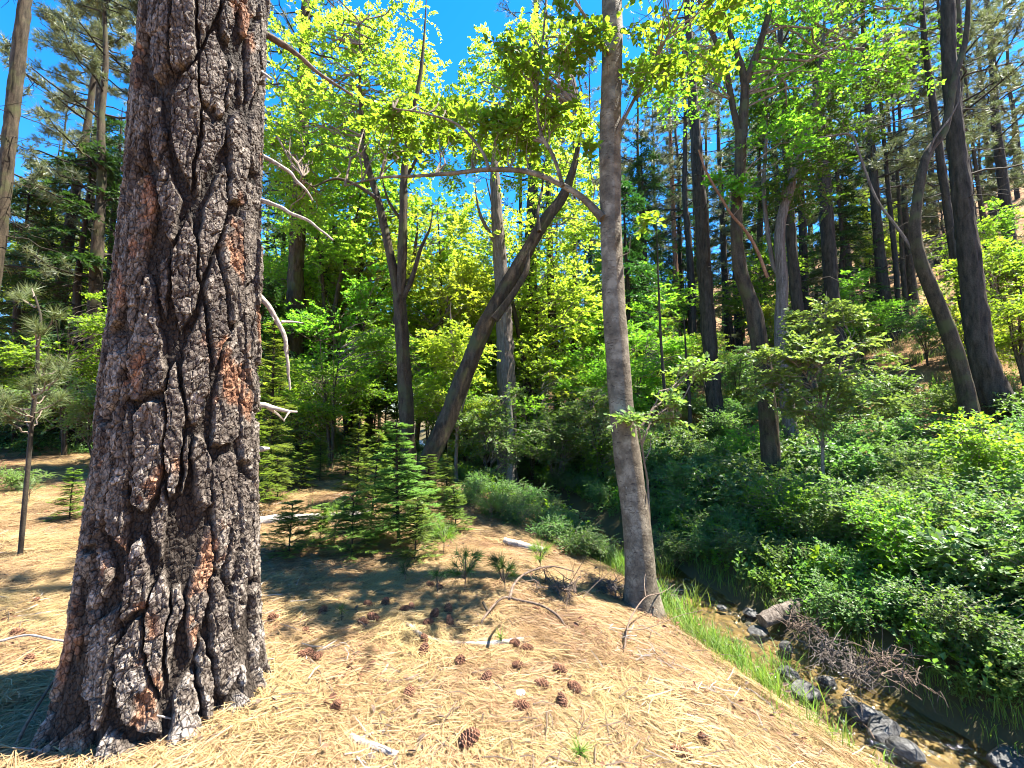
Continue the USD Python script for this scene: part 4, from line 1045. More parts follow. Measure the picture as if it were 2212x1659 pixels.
# cedars with hanging flat sprays, dark
def b_cedar(k):
    H, R = [(9.0, 1.9), (12.0, 2.2), (6.5, 1.5)][k]

    def build(name, label, cat, group, loc, rot, scale):
        r = rs(600 + k)
        n = 120
        z = H * (0.06 + 0.92 * r.uniform(0, 1, n))
        L = R * (1.05 - z / H) ** 0.8 * r.uniform(0.7, 1.15, n) + 0.12
        az = r.uniform(0, 2 * np.pi, n)
        d = np.stack([np.cos(az), np.sin(az), 0 * az], 1)
        tt = np.linspace(0, 1, 5)
        P = np.stack([0 * z, 0 * z, z], 1)[:, None] + d[:, None] * (L[:, None] * tt)[..., None]
        P[..., 2] += L[:, None] * (0.1 * tt - 0.45 * tt**2)
        per = 11
        ki = r.uniform(0.15, 1, (n, per))
        i0 = np.minimum((ki * 4).astype(int), 3)
        fr = (ki * 4 - i0)[..., None]
        rows = np.arange(n)[:, None]
        B = (P[rows, i0] * (1 - fr) + P[rows, i0 + 1] * fr).reshape(-1, 3)
        a2 = (az[:, None] + r.normal(0, 0.75, (n, per))).ravel()
        D = unit(np.stack([np.cos(a2), np.sin(a2), r.normal(-0.25, 0.2, len(a2))], 1))
        lm, tw = sprays(r, B, D, 0.42 * r.uniform(0.6, 1.2, len(B)), 9, 0.13, 0.42, False, 1.4)
        t = thing(name, label, cat, loc, group, rot, scale)
        zz = np.linspace(-0.2, H, 7)
        part(t, "trunk", tube(np.stack([r.normal(0, 0.03, 7), r.normal(0, 0.03, 7), zz], 1), np.linspace(0.018 * H, 0.01, 7), 10, 0.25, 0.15, seed=k), "bark_conifer", smooth=50, world=False)
        part(t, "crown", lm, "needle_cedar", world=False)
        part(t, "branchwork", cat_mesh([tw, twigs(P, np.broadcast_to(np.linspace(0.02, 0.006, 5), (n, 5)), 4)]), "bark_conifer", world=False, kind="stuff")
        return t
    return build


for (u, Yd, k, sc) in [(150, 11.5, 0, 1), (215, 13, 1, 0.9), (80, 14, 1, 0.85), (20, 12, 0, 0.9), (600, 17, 1, 1), (560, 12, 2, 0.8), (1360, 16, 0, 1.1), (1400, 20, 1, 1.1), (1700, 21, 1, 1.2), (1840, 17, 0, 1), (1600, 26, 1, 1.2), (1270, 25, 1, 1.0), (660, 22, 1, 1.1), (1480, 24, 1, 1.0)]:
    x = ux(u, Yd)
    grow(("cedar", k), b_cedar(k), "cedar_tree", tell_apart(["dark cedar", "tall dark cedar", "small dark cedar"][k], x, Yd, FAR_MARKS), "tree", "dark cedars between the trunks", floor_at(x, Yd), rng.uniform(0, 6.28), sc)


# fir saplings with flat tiers of short needles
def b_fir(k):
    H, R = [(1.75, 0.46), (1.1, 0.36), (0.55, 0.24), (3.2, 0.85)][k]

    def build(name, label, cat, group, loc, rot, scale):
        r = rs(700 + k)
        tiers = [15, 11, 7, 19][k]
        B, D, Ls = [], [], []
        P = []
        for ti in range(tiers):
            f = (ti + 0.6) / tiers
            zb0 = H * (0.08 + 0.9 * f**0.95)
            nb = 7
            for b in range(nb):
                a = 6.283 * b / nb + ti * 0.7 + r.normal(0, 0.35)
                zb = zb0 + r.normal(0, 0.35 * H / tiers)
                L = R * (1.08 - f) ** 0.75 * r.uniform(0.5, 1.15) + 0.03
                tt = np.linspace(0, 1, 5)
                d = np.array([math.cos(a), math.sin(a), 0])
                q = np.array([0, 0, zb]) + d * (L * tt)[:, None]
                q[:, 2] += L * ((0.35 + r.normal(0, 0.15)) * tt - 0.28 * tt**2)
                P.append(q)
                m = max(3, int(L / 0.055))
                for j in range(m):
                    t_ = (j + 0.7) / m
                    c = np.array([np.interp(t_, tt, q[:, ax]) for ax in range(3)])
                    l2 = (0.05 + 0.42 * L * (1 - t_) ** 0.8) * r.uniform(0.75, 1.15)
                    for sg in (-1, 1):
                        a2 = a + sg * (0.85 + r.normal(0, 0.2))
                        B.append(c)
                        D.append([math.cos(a2), math.sin(a2), r.normal(0.02, 0.16)])
                        Ls.append(l2)
                B.append(np.array([np.interp(0.3, tt, q[:, ax]) for ax in range(3)]))
                D.append([d[0], d[1], -0.02])
                Ls.append(L * 0.72)
        B, D, Ls = np.array(B), unit(np.array(D)), np.array(Ls)
        n, m = len(B), 11 if k != 3 else 6
        t_ = (np.arange(m) + 0.5) / m
        C = B[:, None] + D[:, None] * (Ls[:, None] * t_)[..., None]
        side = unit(np.cross(D, [0, 0, 1.0]))
        nd = []
        for sg in (-1, 1):
            dd2 = unit(D[:, None] * 0.75 + side[:, None] * sg * 0.8 + r.normal(0, 0.15, (n, m, 3)) + [0, 0, 0.12])
            nd.append(leaves(C.reshape(-1, 3), dd2.reshape(-1, 3), np.broadcast_to([0, 0, 1.0], (n * m, 3)), np.full(n * m, [0.034, 0.030, 0.026, 0.045][k]), np.full(n * m, [0.010, 0.009, 0.008, 0.016][k]), curl=0.05))
        t = thing(name, label, cat, loc, group, rot, scale)
        part(t, "trunk", tube([[0, 0, -0.1], [0.01, 0, H * 0.4], [0, 0.01, H * 0.8], [0, 0, H * 1.02]], np.array([0.014, 0.011, 0.007, 0.003]) * H, 7, 0.08), "bark_conifer", smooth=50, world=False)
        part(t, "crown", cat_mesh(nd), "needle_fir", world=False)
        part(t, "branchwork", cat_mesh([twigs(np.array(P), np.broadcast_to(np.linspace(0.006, 0.002, 5), (len(P), 5)) * H**0.5, 4), twigs(np.stack([B, B + D * Ls[:, None] * 0.5, B + D * Ls[:, None]], 1), np.broadcast_to([0.002, 0.0016, 0.001], (n, 3)), 3)]), "bark_conifer", world=False, kind="stuff")
        return t
    return build


for (u, v, k, sc, Yd, lab) in [(862, 1180, 0, 1.0, 0, "tallest fir sapling standing before the dark forked alder"), (800, 1150, 1, 1.15, 0, "fir sapling left of the tallest one, its tiers half in shade"), (648, 1060, 1, 0.85, 0, "bright low fir sapling in front of the brown pine trunk"),
                               (920, 1120, 1, 1.0, 0, "fir sapling at the foot of the dark leaning trunk"), (770, 1090, 0, 0.75, 0, "fir sapling between the forked alder and the brown pine trunk"), (690, 1040, 1, 0.9, 0, "small fir sapling in the shade right of the brown pine trunk"),
                               (590, 0, 3, 0.95, 8.0, "full young fir with bright tiers close behind the great pine"), (560, 0, 0, 0.9, 6.5, "low fir sapling half hidden by the great pine"), (690, 1180, 2, 0.9, 0, "tiny fir seedling in the dark shade by the fallen grey log"), (625, 1200, 2, 1.1, 0, "tiny fir seedling in the shade right beside the great pine"),
                               (150, 1130, 1, 0.65, 0, "dark fir seedling on the left behind the great pine"), (830, 1000, 3, 0.8, 9.0, "larger young fir behind the fir saplings"),
                               (745, 1035, 1, 0.8, 0, "slim fir sapling behind the shaded one"), (840, 1075, 1, 0.9, 0, "fir sapling close behind the tallest one"), (965, 1085, 1, 0.8, 0, "bright fir sapling right of the leaning trunk's foot"), (985, 1150, 2, 1.2, 0, "small bright fir on the sunny edge of the shrubs"),
                               (600, 1085, 2, 1.3, 0, "low fir beside the great pine, behind the grey log"), (895, 1215, 2, 1.1, 0, "little fir in front of the tallest fir sapling"), (760, 1200, 2, 1.2, 0, "little fir in the dark shade left of the tallest sapling")]:
    p = ground(u, v) if v else np.array([ux(u, Yd), Yd, 0])
    grow(("fir", k), b_fir(k), "fir_sapling", lab, "fir", None, floor_at(p[0], p[1], 0.01), rng.uniform(0, 6.28), (sc * rng.uniform(0.75, 1.1), sc * rng.uniform(0.75, 1.1), sc * rng.uniform(0.85, 1.15)), tilt=rng.normal(0, 0.06))


# ------------------------------------------------------------------ shrubs of the creek banks
SHRUB = [(0.95, 0.6, 520, 0.042, "leaf_shrub"), (0.75, 0.55, 480, 0.036, "leaf_shrub"), (1.2, 0.7, 560, 0.045, "leaf_alder"), (0.85, 0.65, 480, 0.04, "leaf_pale"), (0.6, 0.5, 400, 0.036, "leaf_shrub"), (0.95, 0.6, 260, 0.068, "leaf_bramble")]


def b_shrub(k):
    H, R, n, leaf, mat = SHRUB[k]

    def build(name, label, cat, group, loc, rot, scale):
        r = rs(800 + k)
        ns = 16
        a = r.uniform(0, 6.28, ns)
        tt = np.linspace(0, 1, 6)
        out = R * r.uniform(0.25, 0.95, ns)
        hh = H * r.uniform(0.55, 0.95, ns)
        P = np.stack([np.cos(a)[:, None] * out[:, None] * tt**1.3, np.sin(a)[:, None] * out[:, None] * tt**1.3, hh[:, None] * (1.25 * tt - 0.25 * tt**3) - 0.06], -1) + r.normal(0, 0.02, (ns, 6, 3))
        j, i0 = r.integers(0, ns, n), r.integers(2, 6, n)
        s = P[j, i0]
        D = unit(np.stack([np.cos(a[j]), np.sin(a[j]), 0 * j], 1) * 0.5 + r.normal(0, 0.7, (n, 3)) * [1, 1, 0.55] + [0, 0, 0.25])
        s = s + r.normal(0, 0.05, (n, 3))
        lm, tw = sprays(r, s, D, 0.26 * r.uniform(0.6, 1.3, n), 10, leaf, 0.8, False, 1.2, 0.002)
        t = thing(name, label, cat, loc, group, rot, scale)
        part(t, "foliage", lm, mat, world=False)
        part(t, "stems", cat_mesh([twigs(P, np.broadcast_to(np.linspace(0.009, 0.003, 6), (ns, 6)), 5), tw]), "bark_twig", world=False, kind="stuff")
        return t
    return build


rng = rs(31)
spots = []
for _ in range(6000):
    y = rng.uniform(2.2, 15)
    d = rng.uniform(-9, 3.0)
    x = creek_x(y) - d
    if abs(x) > 1.2 * y + 0.35:
        continue
    if d > -0.95:  # our bank: only beyond the pale alder
        if y < 7.2 or d < 0.85 or (d > 2.0 and y < 10) or rng.uniform() > 0.5:
            continue
    keep = 1.0 if d > -4.2 else 0.45
    if y > 7.5 and d < -4:
        keep = 0.12
    if rng.uniform() > keep:
        continue
    if d > -1.5 and y < 6.2 and d < 0 and rng.uniform() > (0.75 if y < 4.2 else 0.4):
        continue
    gap = 0.34 + 0.022 * y + (0.25 if d < -4.2 else 0)
    if all((x - a) ** 2 + (y - b) ** 2 > gap * gap for a, b, _ in spots):
        spots.append((x, y, d))
    if len(spots) >= 290:
        break
for x, y, d in spots:
    k = int(rng.choice(6, p=[0.24, 0.2, 0.08, 0.12, 0.14, 0.22]))
    if d > -1.6:
        k = int(rng.choice([1, 4]))
    sc = rng.uniform(0.75, 1.15) * (1.15 if (y < 6 and d < -2.2) else 1.0) * (0.8 if d > -1.6 else 1.0)
    near = "near" if y < 7 else "far"
    lab = tell_apart(["rounded green shrub", "small-leaved shrub", "tall yellow-green shrub", "pale leafy shrub", "low dense shrub", "large-leaved glossy shrub"][k], x, y, MARKS)
    grow(("shrub", k), b_shrub(k), "shrub", lab, "shrub", "shrubs of the creek thicket" if d > -4.2 else "shrubs on the slope above the thicket", floor_at(x, y), rng.uniform(0, 6.28), sc)

for (u, v, k, sc, lab) in [(1010, 1095, 3, 0.62, "pale bush on the crest between the firs and the thicket"), (1062, 1120, 3, 0.55, "pale bush just above the bleached split log"), (1120, 1135, 4, 0.7, "green bush on the crest right of the pale ones"), (1185, 1175, 1, 0.6, "bright bush behind the bleached split log"),
                           (1235, 1200, 4, 0.7, "low bright bush between the split log and the pale alder"), (1295, 1215, 1, 0.6, "bright bush close left of the pale alder's foot"), (1340, 1235, 4, 0.5, "small leafy tuft against the pale alder's left side"), (1150, 1110, 1, 0.8, "green bush behind the crest in half shade"),
                           (930, 1160, 4, 0.5, "low green bush at the foot of the tallest fir sapling"), (610, 985, 1, 0.8, "bush in the sun right of the great pine's middle"), (700, 985, 3, 0.9, "pale leafy bush left of the fir saplings"), (730, 900, 3, 1.0, "grey green bush in front of the crooked thin-stemmed alder"), (40, 1060, 3, 0.5, "pale bush in the sun at the left edge"), (1460, 1215, 1, 0.7, "green bush right of the pale alder across the water")]:
    p = ground(u, v)
    grow(("shrub", k), b_shrub(k), "shrub", lab, "shrub", None, floor_at(p[0], p[1]), rng.uniform(0, 6.28), sc)
# ------------------------------------------------------------------ needle litter, ground plants, grass
def litter_patch(seed, n=480, R=0.36, L=0.165, W=0.0026):
    r = rs(seed)
    a = r.uniform(0, 6.28, n)
    q = np.sqrt(r.uniform(0, 1, n)) * R
    swirl = r.uniform(0, 6.28) + 1.2 * np.sin(a + r.uniform(0, 6))
    yaw = swirl + r.normal(0, 0.75, n)
    D = np.stack([np.cos(yaw), np.sin(yaw), r.normal(0.0, 0.06, n)], 1)
    P = np.stack([np.cos(a) * q, np.sin(a) * q, r.uniform(0.0, 0.022, n)], 1) - D * L * 0.5
    return litter_strips(P, unit(D), unit(np.array([0, 0, 1.0]) + r.normal(0, 0.5, (n, 3))), L * r.uniform(0.6, 1.25, n), W)


r = rs(51)
pos = []
for n, lo, hi, dmin in ((800, 1.2, 4.2, 0.55), (800, 4.0, 8.5, 0.6)):
    y = r.uniform(lo, hi, n)
    x = r.uniform(-1.25, 1.1, n) * (y + 0.6)
    d = creek_x(y) - x
    ok = (d > dmin + r.uniform(0, 0.4, n)) & (np.hypot(x - PINE[0], y - PINE[1]) > 0.30)
    pos.append(np.stack([x[ok], y[ok]], 1))
y = r.uniform(8, 15, 700)
x = r.uniform(-1.3, 0.0, 700) * y
pos.append(np.stack([x, y], 1))
pos = np.vstack(pos)
z = terrain(pos[:, 0], pos[:, 1])
pr = scatter("/World/needle_litter", [(litter_patch(s), "dry_needle") for s in range(400, 406)] + [(litter_patch(s, 260), "dry_needle_old") for s in range(406, 408)], r.integers(0, 8, len(pos)), np.c_[pos, z + 0.004 + r.uniform(0, 0.012, len(pos))], r.uniform(0, 6.28, len(pos)), r.uniform(0.8, 1.25, len(pos)) * (1 + 0.05 * np.maximum(0, pos[:, 1] - 6)), normals_at(pos[:, 0], pos[:, 1]))
describe(pr, kind="stuff")


def cover_plant(seed, leaf, n, H):
    r = rs(seed)
    B = np.c_[r.normal(0, 0.09, (n, 2)), r.uniform(0.0, H * 0.4, n)]
    D = unit(r.normal(0, 0.6, (n, 3)) + [0, 0, 0.9])
    lm, tw = sprays(r, B, D, H * r.uniform(0.6, 1.2, n), 8, leaf, 0.75, False, 1.2, 0.0018)
    return cat_mesh([lm, tw])


r = rs(52)
y = r.uniform(2.5, 24, 9000)
x = r.uniform(-1.3, 1.35, 9000) * y
d = creek_x(y) - x
dens = np.where(d < -0.75, np.where(d > -6, 0.85, np.where(d > -12, 0.35, 0.15)), np.where((d > 0.75) & (d < 2.6) & (y > 7.0), 0.6, np.where(y > 10.5, 0.45, 0.0)))
patchy = smoothstep(0.38, 0.62, meshkit.fbm(np.stack([x * 0.5, y * 0.5, 0 * x], -1), 2, 8))
ok = (r.uniform(0, 1, len(x)) < dens * np.where((d < -0.75) & (d > -6), 1, patchy))
x, y = x[ok], y[ok]
pr = scatter("/World/ground_cover", [(cover_plant(420 + k, lf, n, h), m) for k, (lf, n, h, m) in enumerate([(0.035, 16, 0.22, "leaf_shrub"), (0.04, 14, 0.28, "leaf_shrub"), (0.03, 18, 0.18, "leaf_pale"), (0.045, 14, 0.32, "leaf_alder")])],
             r.choice(4, len(x), p=[0.4, 0.3, 0.15, 0.15]), np.stack([x, y, terrain(x, y) - 0.01], 1), r.uniform(0, 6.28, len(x)), r.uniform(0.8, 1.7, len(x)), None)
describe(pr, kind="stuff")


def grass_tuft(seed, n, H, W=0.006, spread=0.10):
    r = rs(seed)
    az = r.uniform(0, 6.28, n)
    out = np.stack([np.cos(az), np.sin(az), 0 * az], 1)
    h = H * r.uniform(0.45, 1.1, n)
    lean = h * r.uniform(0.15, 0.75, n)
    b = np.c_[r.normal(0, spread, (n, 2)), np.full(n, -0.02)]
    s = np.cross(out, [0, 0, 1.0]) * (W / 2)
    t = np.array([0, 0.4, 0.75, 1.0])
    c = b[:, None] + out[:, None] * (lean[:, None] * t**1.9)[..., None]
    c[..., 2] += h[:, None] * (1.15 * t - 0.25 * t**2.5)
    w = np.array([0.8, 1.0, 0.7])
    v = np.concatenate([c[:, :3] - s[:, None] * w[None, :, None], c[:, :3] + s[:, None] * w[None, :, None], c[:, 3:]], 1)
    tri = np.array([[0, 3, 4], [0, 4, 1], [1, 4, 5], [1, 5, 2], [2, 5, 6]])
    return v.reshape(-1, 3), (np.arange(n)[:, None, None] * 7 + tri).reshape(-1, 3)


r = rs(53)
n = 1900
y = r.uniform(2.9, 8.5, n)
d = 0.70 + np.abs(r.normal(0, 0.20, n))
x = creek_x(y) - d
k = (y > 4.1) | (r.uniform(0, 1, n) < np.where(y > 3.6, 0.45, 0.12))
k &= (d < 1.35) & (meshkit.fbm(np.stack([x * 2.6, y * 2.6, 0 * x], -1), 2, 4) > r.uniform(0.3, 0.55, n))
edge = np.where(d[k] < 1.0, 1.0, 0.7)
pos = [np.stack([x[k], y[k]], 1)]
sc = [edge * r.uniform(0.5, 1.25, k.sum())]
y2 = r.uniform(7, 22, 500)
x2 = r.uniform(-1.0, 1.2, 500) * y2
k2 = np.abs(creek_x(y2) - x2) > 0.8
pos.append(np.stack([x2[k2], y2[k2]], 1))
sc.append(r.uniform(0.5, 0.9, k2.sum()))
y3 = r.uniform(3.0, 7, 110)
x3 = creek_x(y3) + r.uniform(0.62, 0.85, 110)
pos.append(np.stack([x3, y3], 1))
sc.append(r.uniform(0.5, 0.9, 110))
pos, sc = np.vstack(pos), np.concatenate(sc)
pr = scatter("/World/grass", [(grass_tuft(430 + k, 16, h, 0.007), "grass_blade") for k, h in enumerate((0.27, 0.2, 0.36, 0.16))], r.choice(4, len(pos), p=[0.35, 0.3, 0.1, 0.25]), np.c_[pos, terrain(pos[:, 0], pos[:, 1]) - 0.01], r.uniform(0, 6.28, len(pos)), sc, None)
describe(pr, kind="stuff")

# dry pale grass on the sunny right-hand slope
r = rs(57)
y4 = r.uniform(7.5, 26, 2600)
x4 = r.uniform(0.25, 1.3, 2600) * y4
k4 = (creek_x(y4) - x4 < -4.0) & (meshkit.fbm(np.stack([x4 * 0.5, y4 * 0.5, 0 * x4], -1), 2, 14) > 0.42)
pr = scatter("/World/dry_grass", [(grass_tuft(440 + k, 18, h, 0.010, 0.16), m) for k, (h, m) in enumerate(((0.22, "grass_dry"), (0.30, "grass_dry"), (0.25, "grass_blade")))], r.choice(3, k4.sum(), p=[0.45, 0.3, 0.25]), np.c_[x4[k4], y4[k4], terrain(x4[k4], y4[k4]) - 0.01], r.uniform(0, 6.28, k4.sum()), r.uniform(0.8, 1.6, k4.sum()), None)
describe(pr, kind="stuff")

# crumbs of bark, broken twigs and withered leaves in the litter
def crumbs(seed, kind):
    r = rs(seed)
    n = 14
    P = np.c_[r.normal(0, 0.12, (n, 2)), r.uniform(0.015, 0.04, n)]
    yaw = r.uniform(0, 6.28, n)
    D = unit(np.stack([np.cos(yaw), np.sin(yaw), r.normal(0, 0.15, n)], 1))
    if kind == "twig":
        L = r.uniform(0.04, 0.14, n)[:, None]
        return twigs(np.stack([P, P + D * L * 0.5 + r.normal(0, 0.006, (n, 3)), P + D * L], 1), np.broadcast_to([0.0028, 0.0024, 0.0015], (n, 3)), 4)
    return leaves(P, D, unit(np.array([0, 0, 1.0]) + r.normal(0, 0.4, (n, 3))), r.uniform(0.02, 0.045, n), r.uniform(0.012, 0.024, n), True, 0.15)


r = rs(58)
n5 = 620
y5 = 1.3 + 8.5 * r.uniform(0, 1, n5) ** 1.5
x5 = r.uniform(-1.2, 0.9, n5) * (y5 + 0.4)
k5 = creek_x(y5) - x5 > 0.9
pr = scatter("/World/litter_debris", [(crumbs(460, "twig"), "brown_stick"), (crumbs(461, "flake"), "cone_scale"), (crumbs(462, "flake"), "brown_stick"), (crumbs(463, "twig"), "dead_wood")], r.choice(4, k5.sum(), p=[0.35, 0.3, 0.2, 0.15]), np.c_[x5[k5], y5[k5], terrain(x5[k5], y5[k5])], r.uniform(0, 6.28, k5.sum()), r.uniform(0.7, 1.4, k5.sum()), None)
describe(pr, kind="stuff")

# a few tall seed-headed grasses by the alder's foot
for k, (u, v, lab) in enumerate([(1440, 1260, "tall arching grass clump right of the pale alder's foot"), (1500, 1330, "grass clump leaning over the upper creek"), (1690, 1480, "thick grass clump on the bank where the creek bends to the rocks"), (1755, 1560, "grass clump hanging over the golden shallows")]):
    p = ground(u, v)
    t = thing("grass_clump", lab, "grass", floor_at(p[0], p[1], 0.02))
    part(t, "blades", grass_tuft(450 + k, 46, (0.62, 0.5, 0.42, 0.36)[k], 0.008, 0.07), "grass_blade", world=False, kind="stuff")


# ------------------------------------------------------------------ pine cones
def cone_mesh(seed, n=78, L=0.098, R=0.030, open_=1.0):
    r = rs(seed)
    k = np.arange(n)
    f = (k + 0.5) / n
    az = k * 2.39996
    prof = np.sin(np.pi * (0.08 + 0.86 * f)) ** 0.75
    z = L * (f - 0.5)
    rad = R * prof
    P = np.stack([np.cos(az) * rad * 0.35, np.sin(az) * rad * 0.35, z - 0.004], 1)
    out = np.stack([np.cos(az), np.sin(az), 0 * az], 1)
    D = unit(out * (1.15 - 0.55 * f)[:, None] + np.array([0, 0, 1.0]) * (0.15 + 0.75 * f)[:, None] * open_ + r.normal(0, 0.08, (n, 3)))
    S = unit(np.cross(D, [0, 0, 1.0]))
    N = unit(np.cross(S, D))
    Ls = (0.65 * rad + 0.012)[:, None]
    w = (0.0085 * prof + 0.004)[:, None]
    th = 0.0032
    v = np.stack([P - S * w * 0.3, P + S * w * 0.3, P + D * Ls * 0.7 + S * w, P + D * Ls + N * 0.003, P + D * Ls * 0.7 - S * w,
                  P + D * Ls * 0.7 + S * w - N * th, P + D * Ls * 0.96 - N * th, P + D * Ls * 0.7 - S * w - N * th], 1)
    tri = np.array([[0, 1, 2], [0, 2, 4], [4, 2, 3], [0, 5, 1], [1, 5, 2], [0, 4, 7], [2, 5, 6], [2, 6, 3], [4, 3, 6], [4, 6, 7], [0, 7, 5], [5, 7, 6]])
    return v.reshape(-1, 3), (np.arange(n)[:, None, None] * 8 + tri).reshape(-1, 3)


def core_mesh(L=0.098, R=0.030):
    m = trimesh.creation.icosphere(2, 1.0)
    return np.array(m.vertices) * [R * 0.62, R * 0.62, L * 0.47], np.array(m.faces)


def b_cone(k):
    def build(name, label, cat, group, loc, rot, scale):
        t = thing(name, label, cat, loc, group, rot, scale)
        part(t, "core", core_mesh(), "cone_scale", world=False, smooth=True)
        part(t, "scales", cone_mesh(40 + k, open_=(1.0, 0.6, 1.3)[k]), "cone_scale", world=False, kind="stuff")
        part(t, "stalk", tube([[0, 0, -0.045], [0.002, 0, -0.060]], [0.005, 0.004], 6, 0.01), "brown_stick", world=False)
        return t
    return build


CONES = [(1013, 1610, 1.12, "largest pine cone low in front, lying tilted on the needles"), (1472, 1640, 1.0, "pine cone at the lower edge of the needle slope, left of the pair"), (1524, 1612, 0.95, "pine cone right of its twin on the lower needle slope"),
         (883, 1505, 0.95, "open dark pine cone alone on the bright needles left of the white stone"), (994, 1432, 1.0, "pine cone with a pale twig behind its tip"), (1211, 1452, 0.95, "round pine cone highest of the cluster right of the white stone"),
         (1170, 1482, 0.9, "pine cone just right of the white stone"), (1241, 1490, 0.95, "pine cone rightmost of the cluster by the white stone"), (1215, 1527, 0.95, "reddish pine cone lowest of the cluster by the white stone"),
         (1125, 1530, 0.9, "pine cone below the white stone with a dark twig behind"), (915, 1408, 0.95, "red-brown pine cone under the long bleached branch"), (918, 1385, 0.85, "pine cone tucked against the long bleached branch"),
         (697, 1322, 1.0, "pine cone at the edge of the shade right of the great pine"), (662, 1368, 0.9, "pine cone near the foot of the great pine on its right"), (590, 1335, 0.95, "pine cone touching the right side of the great pine"),
         (651, 1420, 0.85, "pine cone leftmost of three in a row by the great pine"), (668, 1418, 0.9, "middle pine cone of three in a row by the great pine"), (686, 1423, 0.85, "orange pine cone rightmost of three in a row by the great pine"),
         (796, 1306, 0.9, "pine cone at the sunlit rim of the tree's shade"), (832, 1302, 0.95, "dark pine cone beside the one on the shade's rim"), (806, 1335, 1.0, "upright pine cone below the shade's rim"), (785, 1345, 0.85, "small pine cone left of the upright one below the shade"),
         (873, 1318, 0.9, "pine cone left of the pair above the bleached branch"), (889, 1312, 0.85, "pine cone right of the pair above the bleached branch"), (938, 1330, 1.0, "pine cone in the heap above the bleached branch, leftmost"),
         (968, 1320, 1.0, "pine cone in the heap above the bleached branch, topmost"), (972, 1345, 0.95, "pine cone in the heap above the bleached branch, lowest"), (925, 1345, 0.9, "pale pine cone fallen beside the heap"),
         (930, 1262, 0.9, "dark pine cone in the shade left of the young cedar"), (950, 1268, 0.85, "second dark pine cone in the shade left of the young cedar"), (1075, 1258, 0.8, "pine cone in the shade under the dead brush"),
         (1112, 1392, 0.9, "pine cone right of the bleached branch's end"), (1138, 1402, 0.9, "pine cone beside the one at the bleached branch's end"), (1160, 1318, 0.85, "pine cone under the arched grey stick"),
         (40, 1370, 0.95, "pine cone at the left edge behind the great pine"), (60, 1440, 0.95, "larger pine cone at the left edge nearer the great pine"), (95, 1445, 0.85, "pine cone close to the great pine's left side"),
         (18, 1330, 0.8, "pine cone leftmost in the shaded litter"), (75, 1300, 0.8, "pine cone in the litter behind the left side of the great pine"), (330 + 720, 1470, 0.9, "worn pine cone half buried left of the white stone"),
         (724, 1535, 0.8, "grey closed pine cone on the needles near the great pine"), (1120, 1440, 0.8, "half buried pine cone among twigs")]
rng = rs(61)
for k, (u, v, s, lab) in enumerate(CONES):
    p = ground(u, v + 12)
    kind = k % 3
    grow(("cone", kind), lambda name, label, cat, group, loc, rot, scale, kind=kind: b_cone(kind)(name, label, cat, group, loc, rot, scale), "pine_cone", lab, "pine cone", None,
         (p[0], p[1], tz(p[0], p[1]) + 0.048 * s), rng.uniform(0, 6.28), 0.92 * s, tilt=rng.choice([0.5, 1.1, 1.35, 1.6, -1.2]))


# ------------------------------------------------------------------ sticks, fallen wood, stones
def stick(name, label, cat, pxs, r0, r1, mat, lift=0.0, seed=0, forks=(), arch=0.0, sides=7):
    """Fallen wood along the ground; lift raises single points of it (metres)."""
    lf = np.zeros(len(pxs)) if np.ndim(lift) == 0 and not lift else np.broadcast_to(lift, len(pxs))
    P = []
    for (u, v), l in zip(pxs, lf):
        g = ground(u, v)
        if l:
            g2 = at(u, v, g[1])
            g = ground(u, v + 920 * l / max(g[1], 1.0))
            g = at(u, v, g[1])
        P.append(g + [0, 0, 0 if l else r0 * 0.8 + 0.018])
    P = np.array(P)
    t = thing(name, label, cat, P.mean(0) - [0, 0, 0.02])
    part(t, "stem", tube(P, np.linspace(r0, r1, len(P)), sides, 0.025, 0.18, (30, 12), seed, 0.12), mat, smooth=45)
    for fk, l in forks:
        F = []
        for (u, v) in fk:
            g = ground(u, v + l)
            F.append(at(u, v, g[1]) + [0, 0, r1 * 0.6])
        part(t, "twig", tube(F, np.linspace(r1 * 1.1, r1 * 0.45, len(F)), 5, 0.03, 0.1, (30, 12), seed + 3), mat, smooth=45)
    return t


stick("fallen_branch", "long bleached fallen branch lying across the needles behind the cones", "branch", [(858, 1342), (885, 1362), (915, 1384), (965, 1398), (1040, 1402), (1095, 1396), (1130, 1392)], 0.016, 0.020, "dead_wood", seed=1, forks=[([(892, 1366), (896, 1352)], 6)])
stick("stick", "thick grey stick with rough bark lying level in the middle of the needles", "stick", [(820, 1482), (850, 1486), (880, 1480), (903, 1470)], 0.015, 0.012, "brown_stick", seed=2)
stick("stick", "small forked white stick just above the rough grey stick", "stick", [(805, 1476), (830, 1460), (838, 1442)], 0.010, 0.007, "dead_wood", seed=3, forks=[([(828, 1462), (845, 1472), (848, 1480)], 4), ([(838, 1446), (860, 1452)], 4)])
stick("stick", "pale barkless stick at the lower edge with a dark broken end", "stick", [(756, 1608), (790, 1622), (825, 1634), (858, 1648)], 0.019, 0.015, "dead_wood", seed=4, forks=[([(765, 1612), (785, 1598), (805, 1588)], 10)])
stick("stick", "short brown stick rising from the needles at the lower edge", "stick", [(968, 1612), (962, 1632), (985, 1655)], 0.011, 0.009, "brown_stick", seed=5)
stick("stick", "grey bent stick left of the forked white one", "stick", [(726, 1450), (705, 1480), (716, 1500), (722, 1520)], 0.010, 0.007, "brown_stick", seed=6)
stick("stick", "short pale stick right of the largest group of twigs", "stick", [(1055, 1478), (1070, 1490), (1085, 1505)], 0.013, 0.010, "dead_wood", seed=7)
stick("stick", "dark stick lying near the foot of the great pine on its right", "stick", [(610, 1416), (640, 1412), (665, 1404)], 0.011, 0.008, "brown_stick", seed=8)
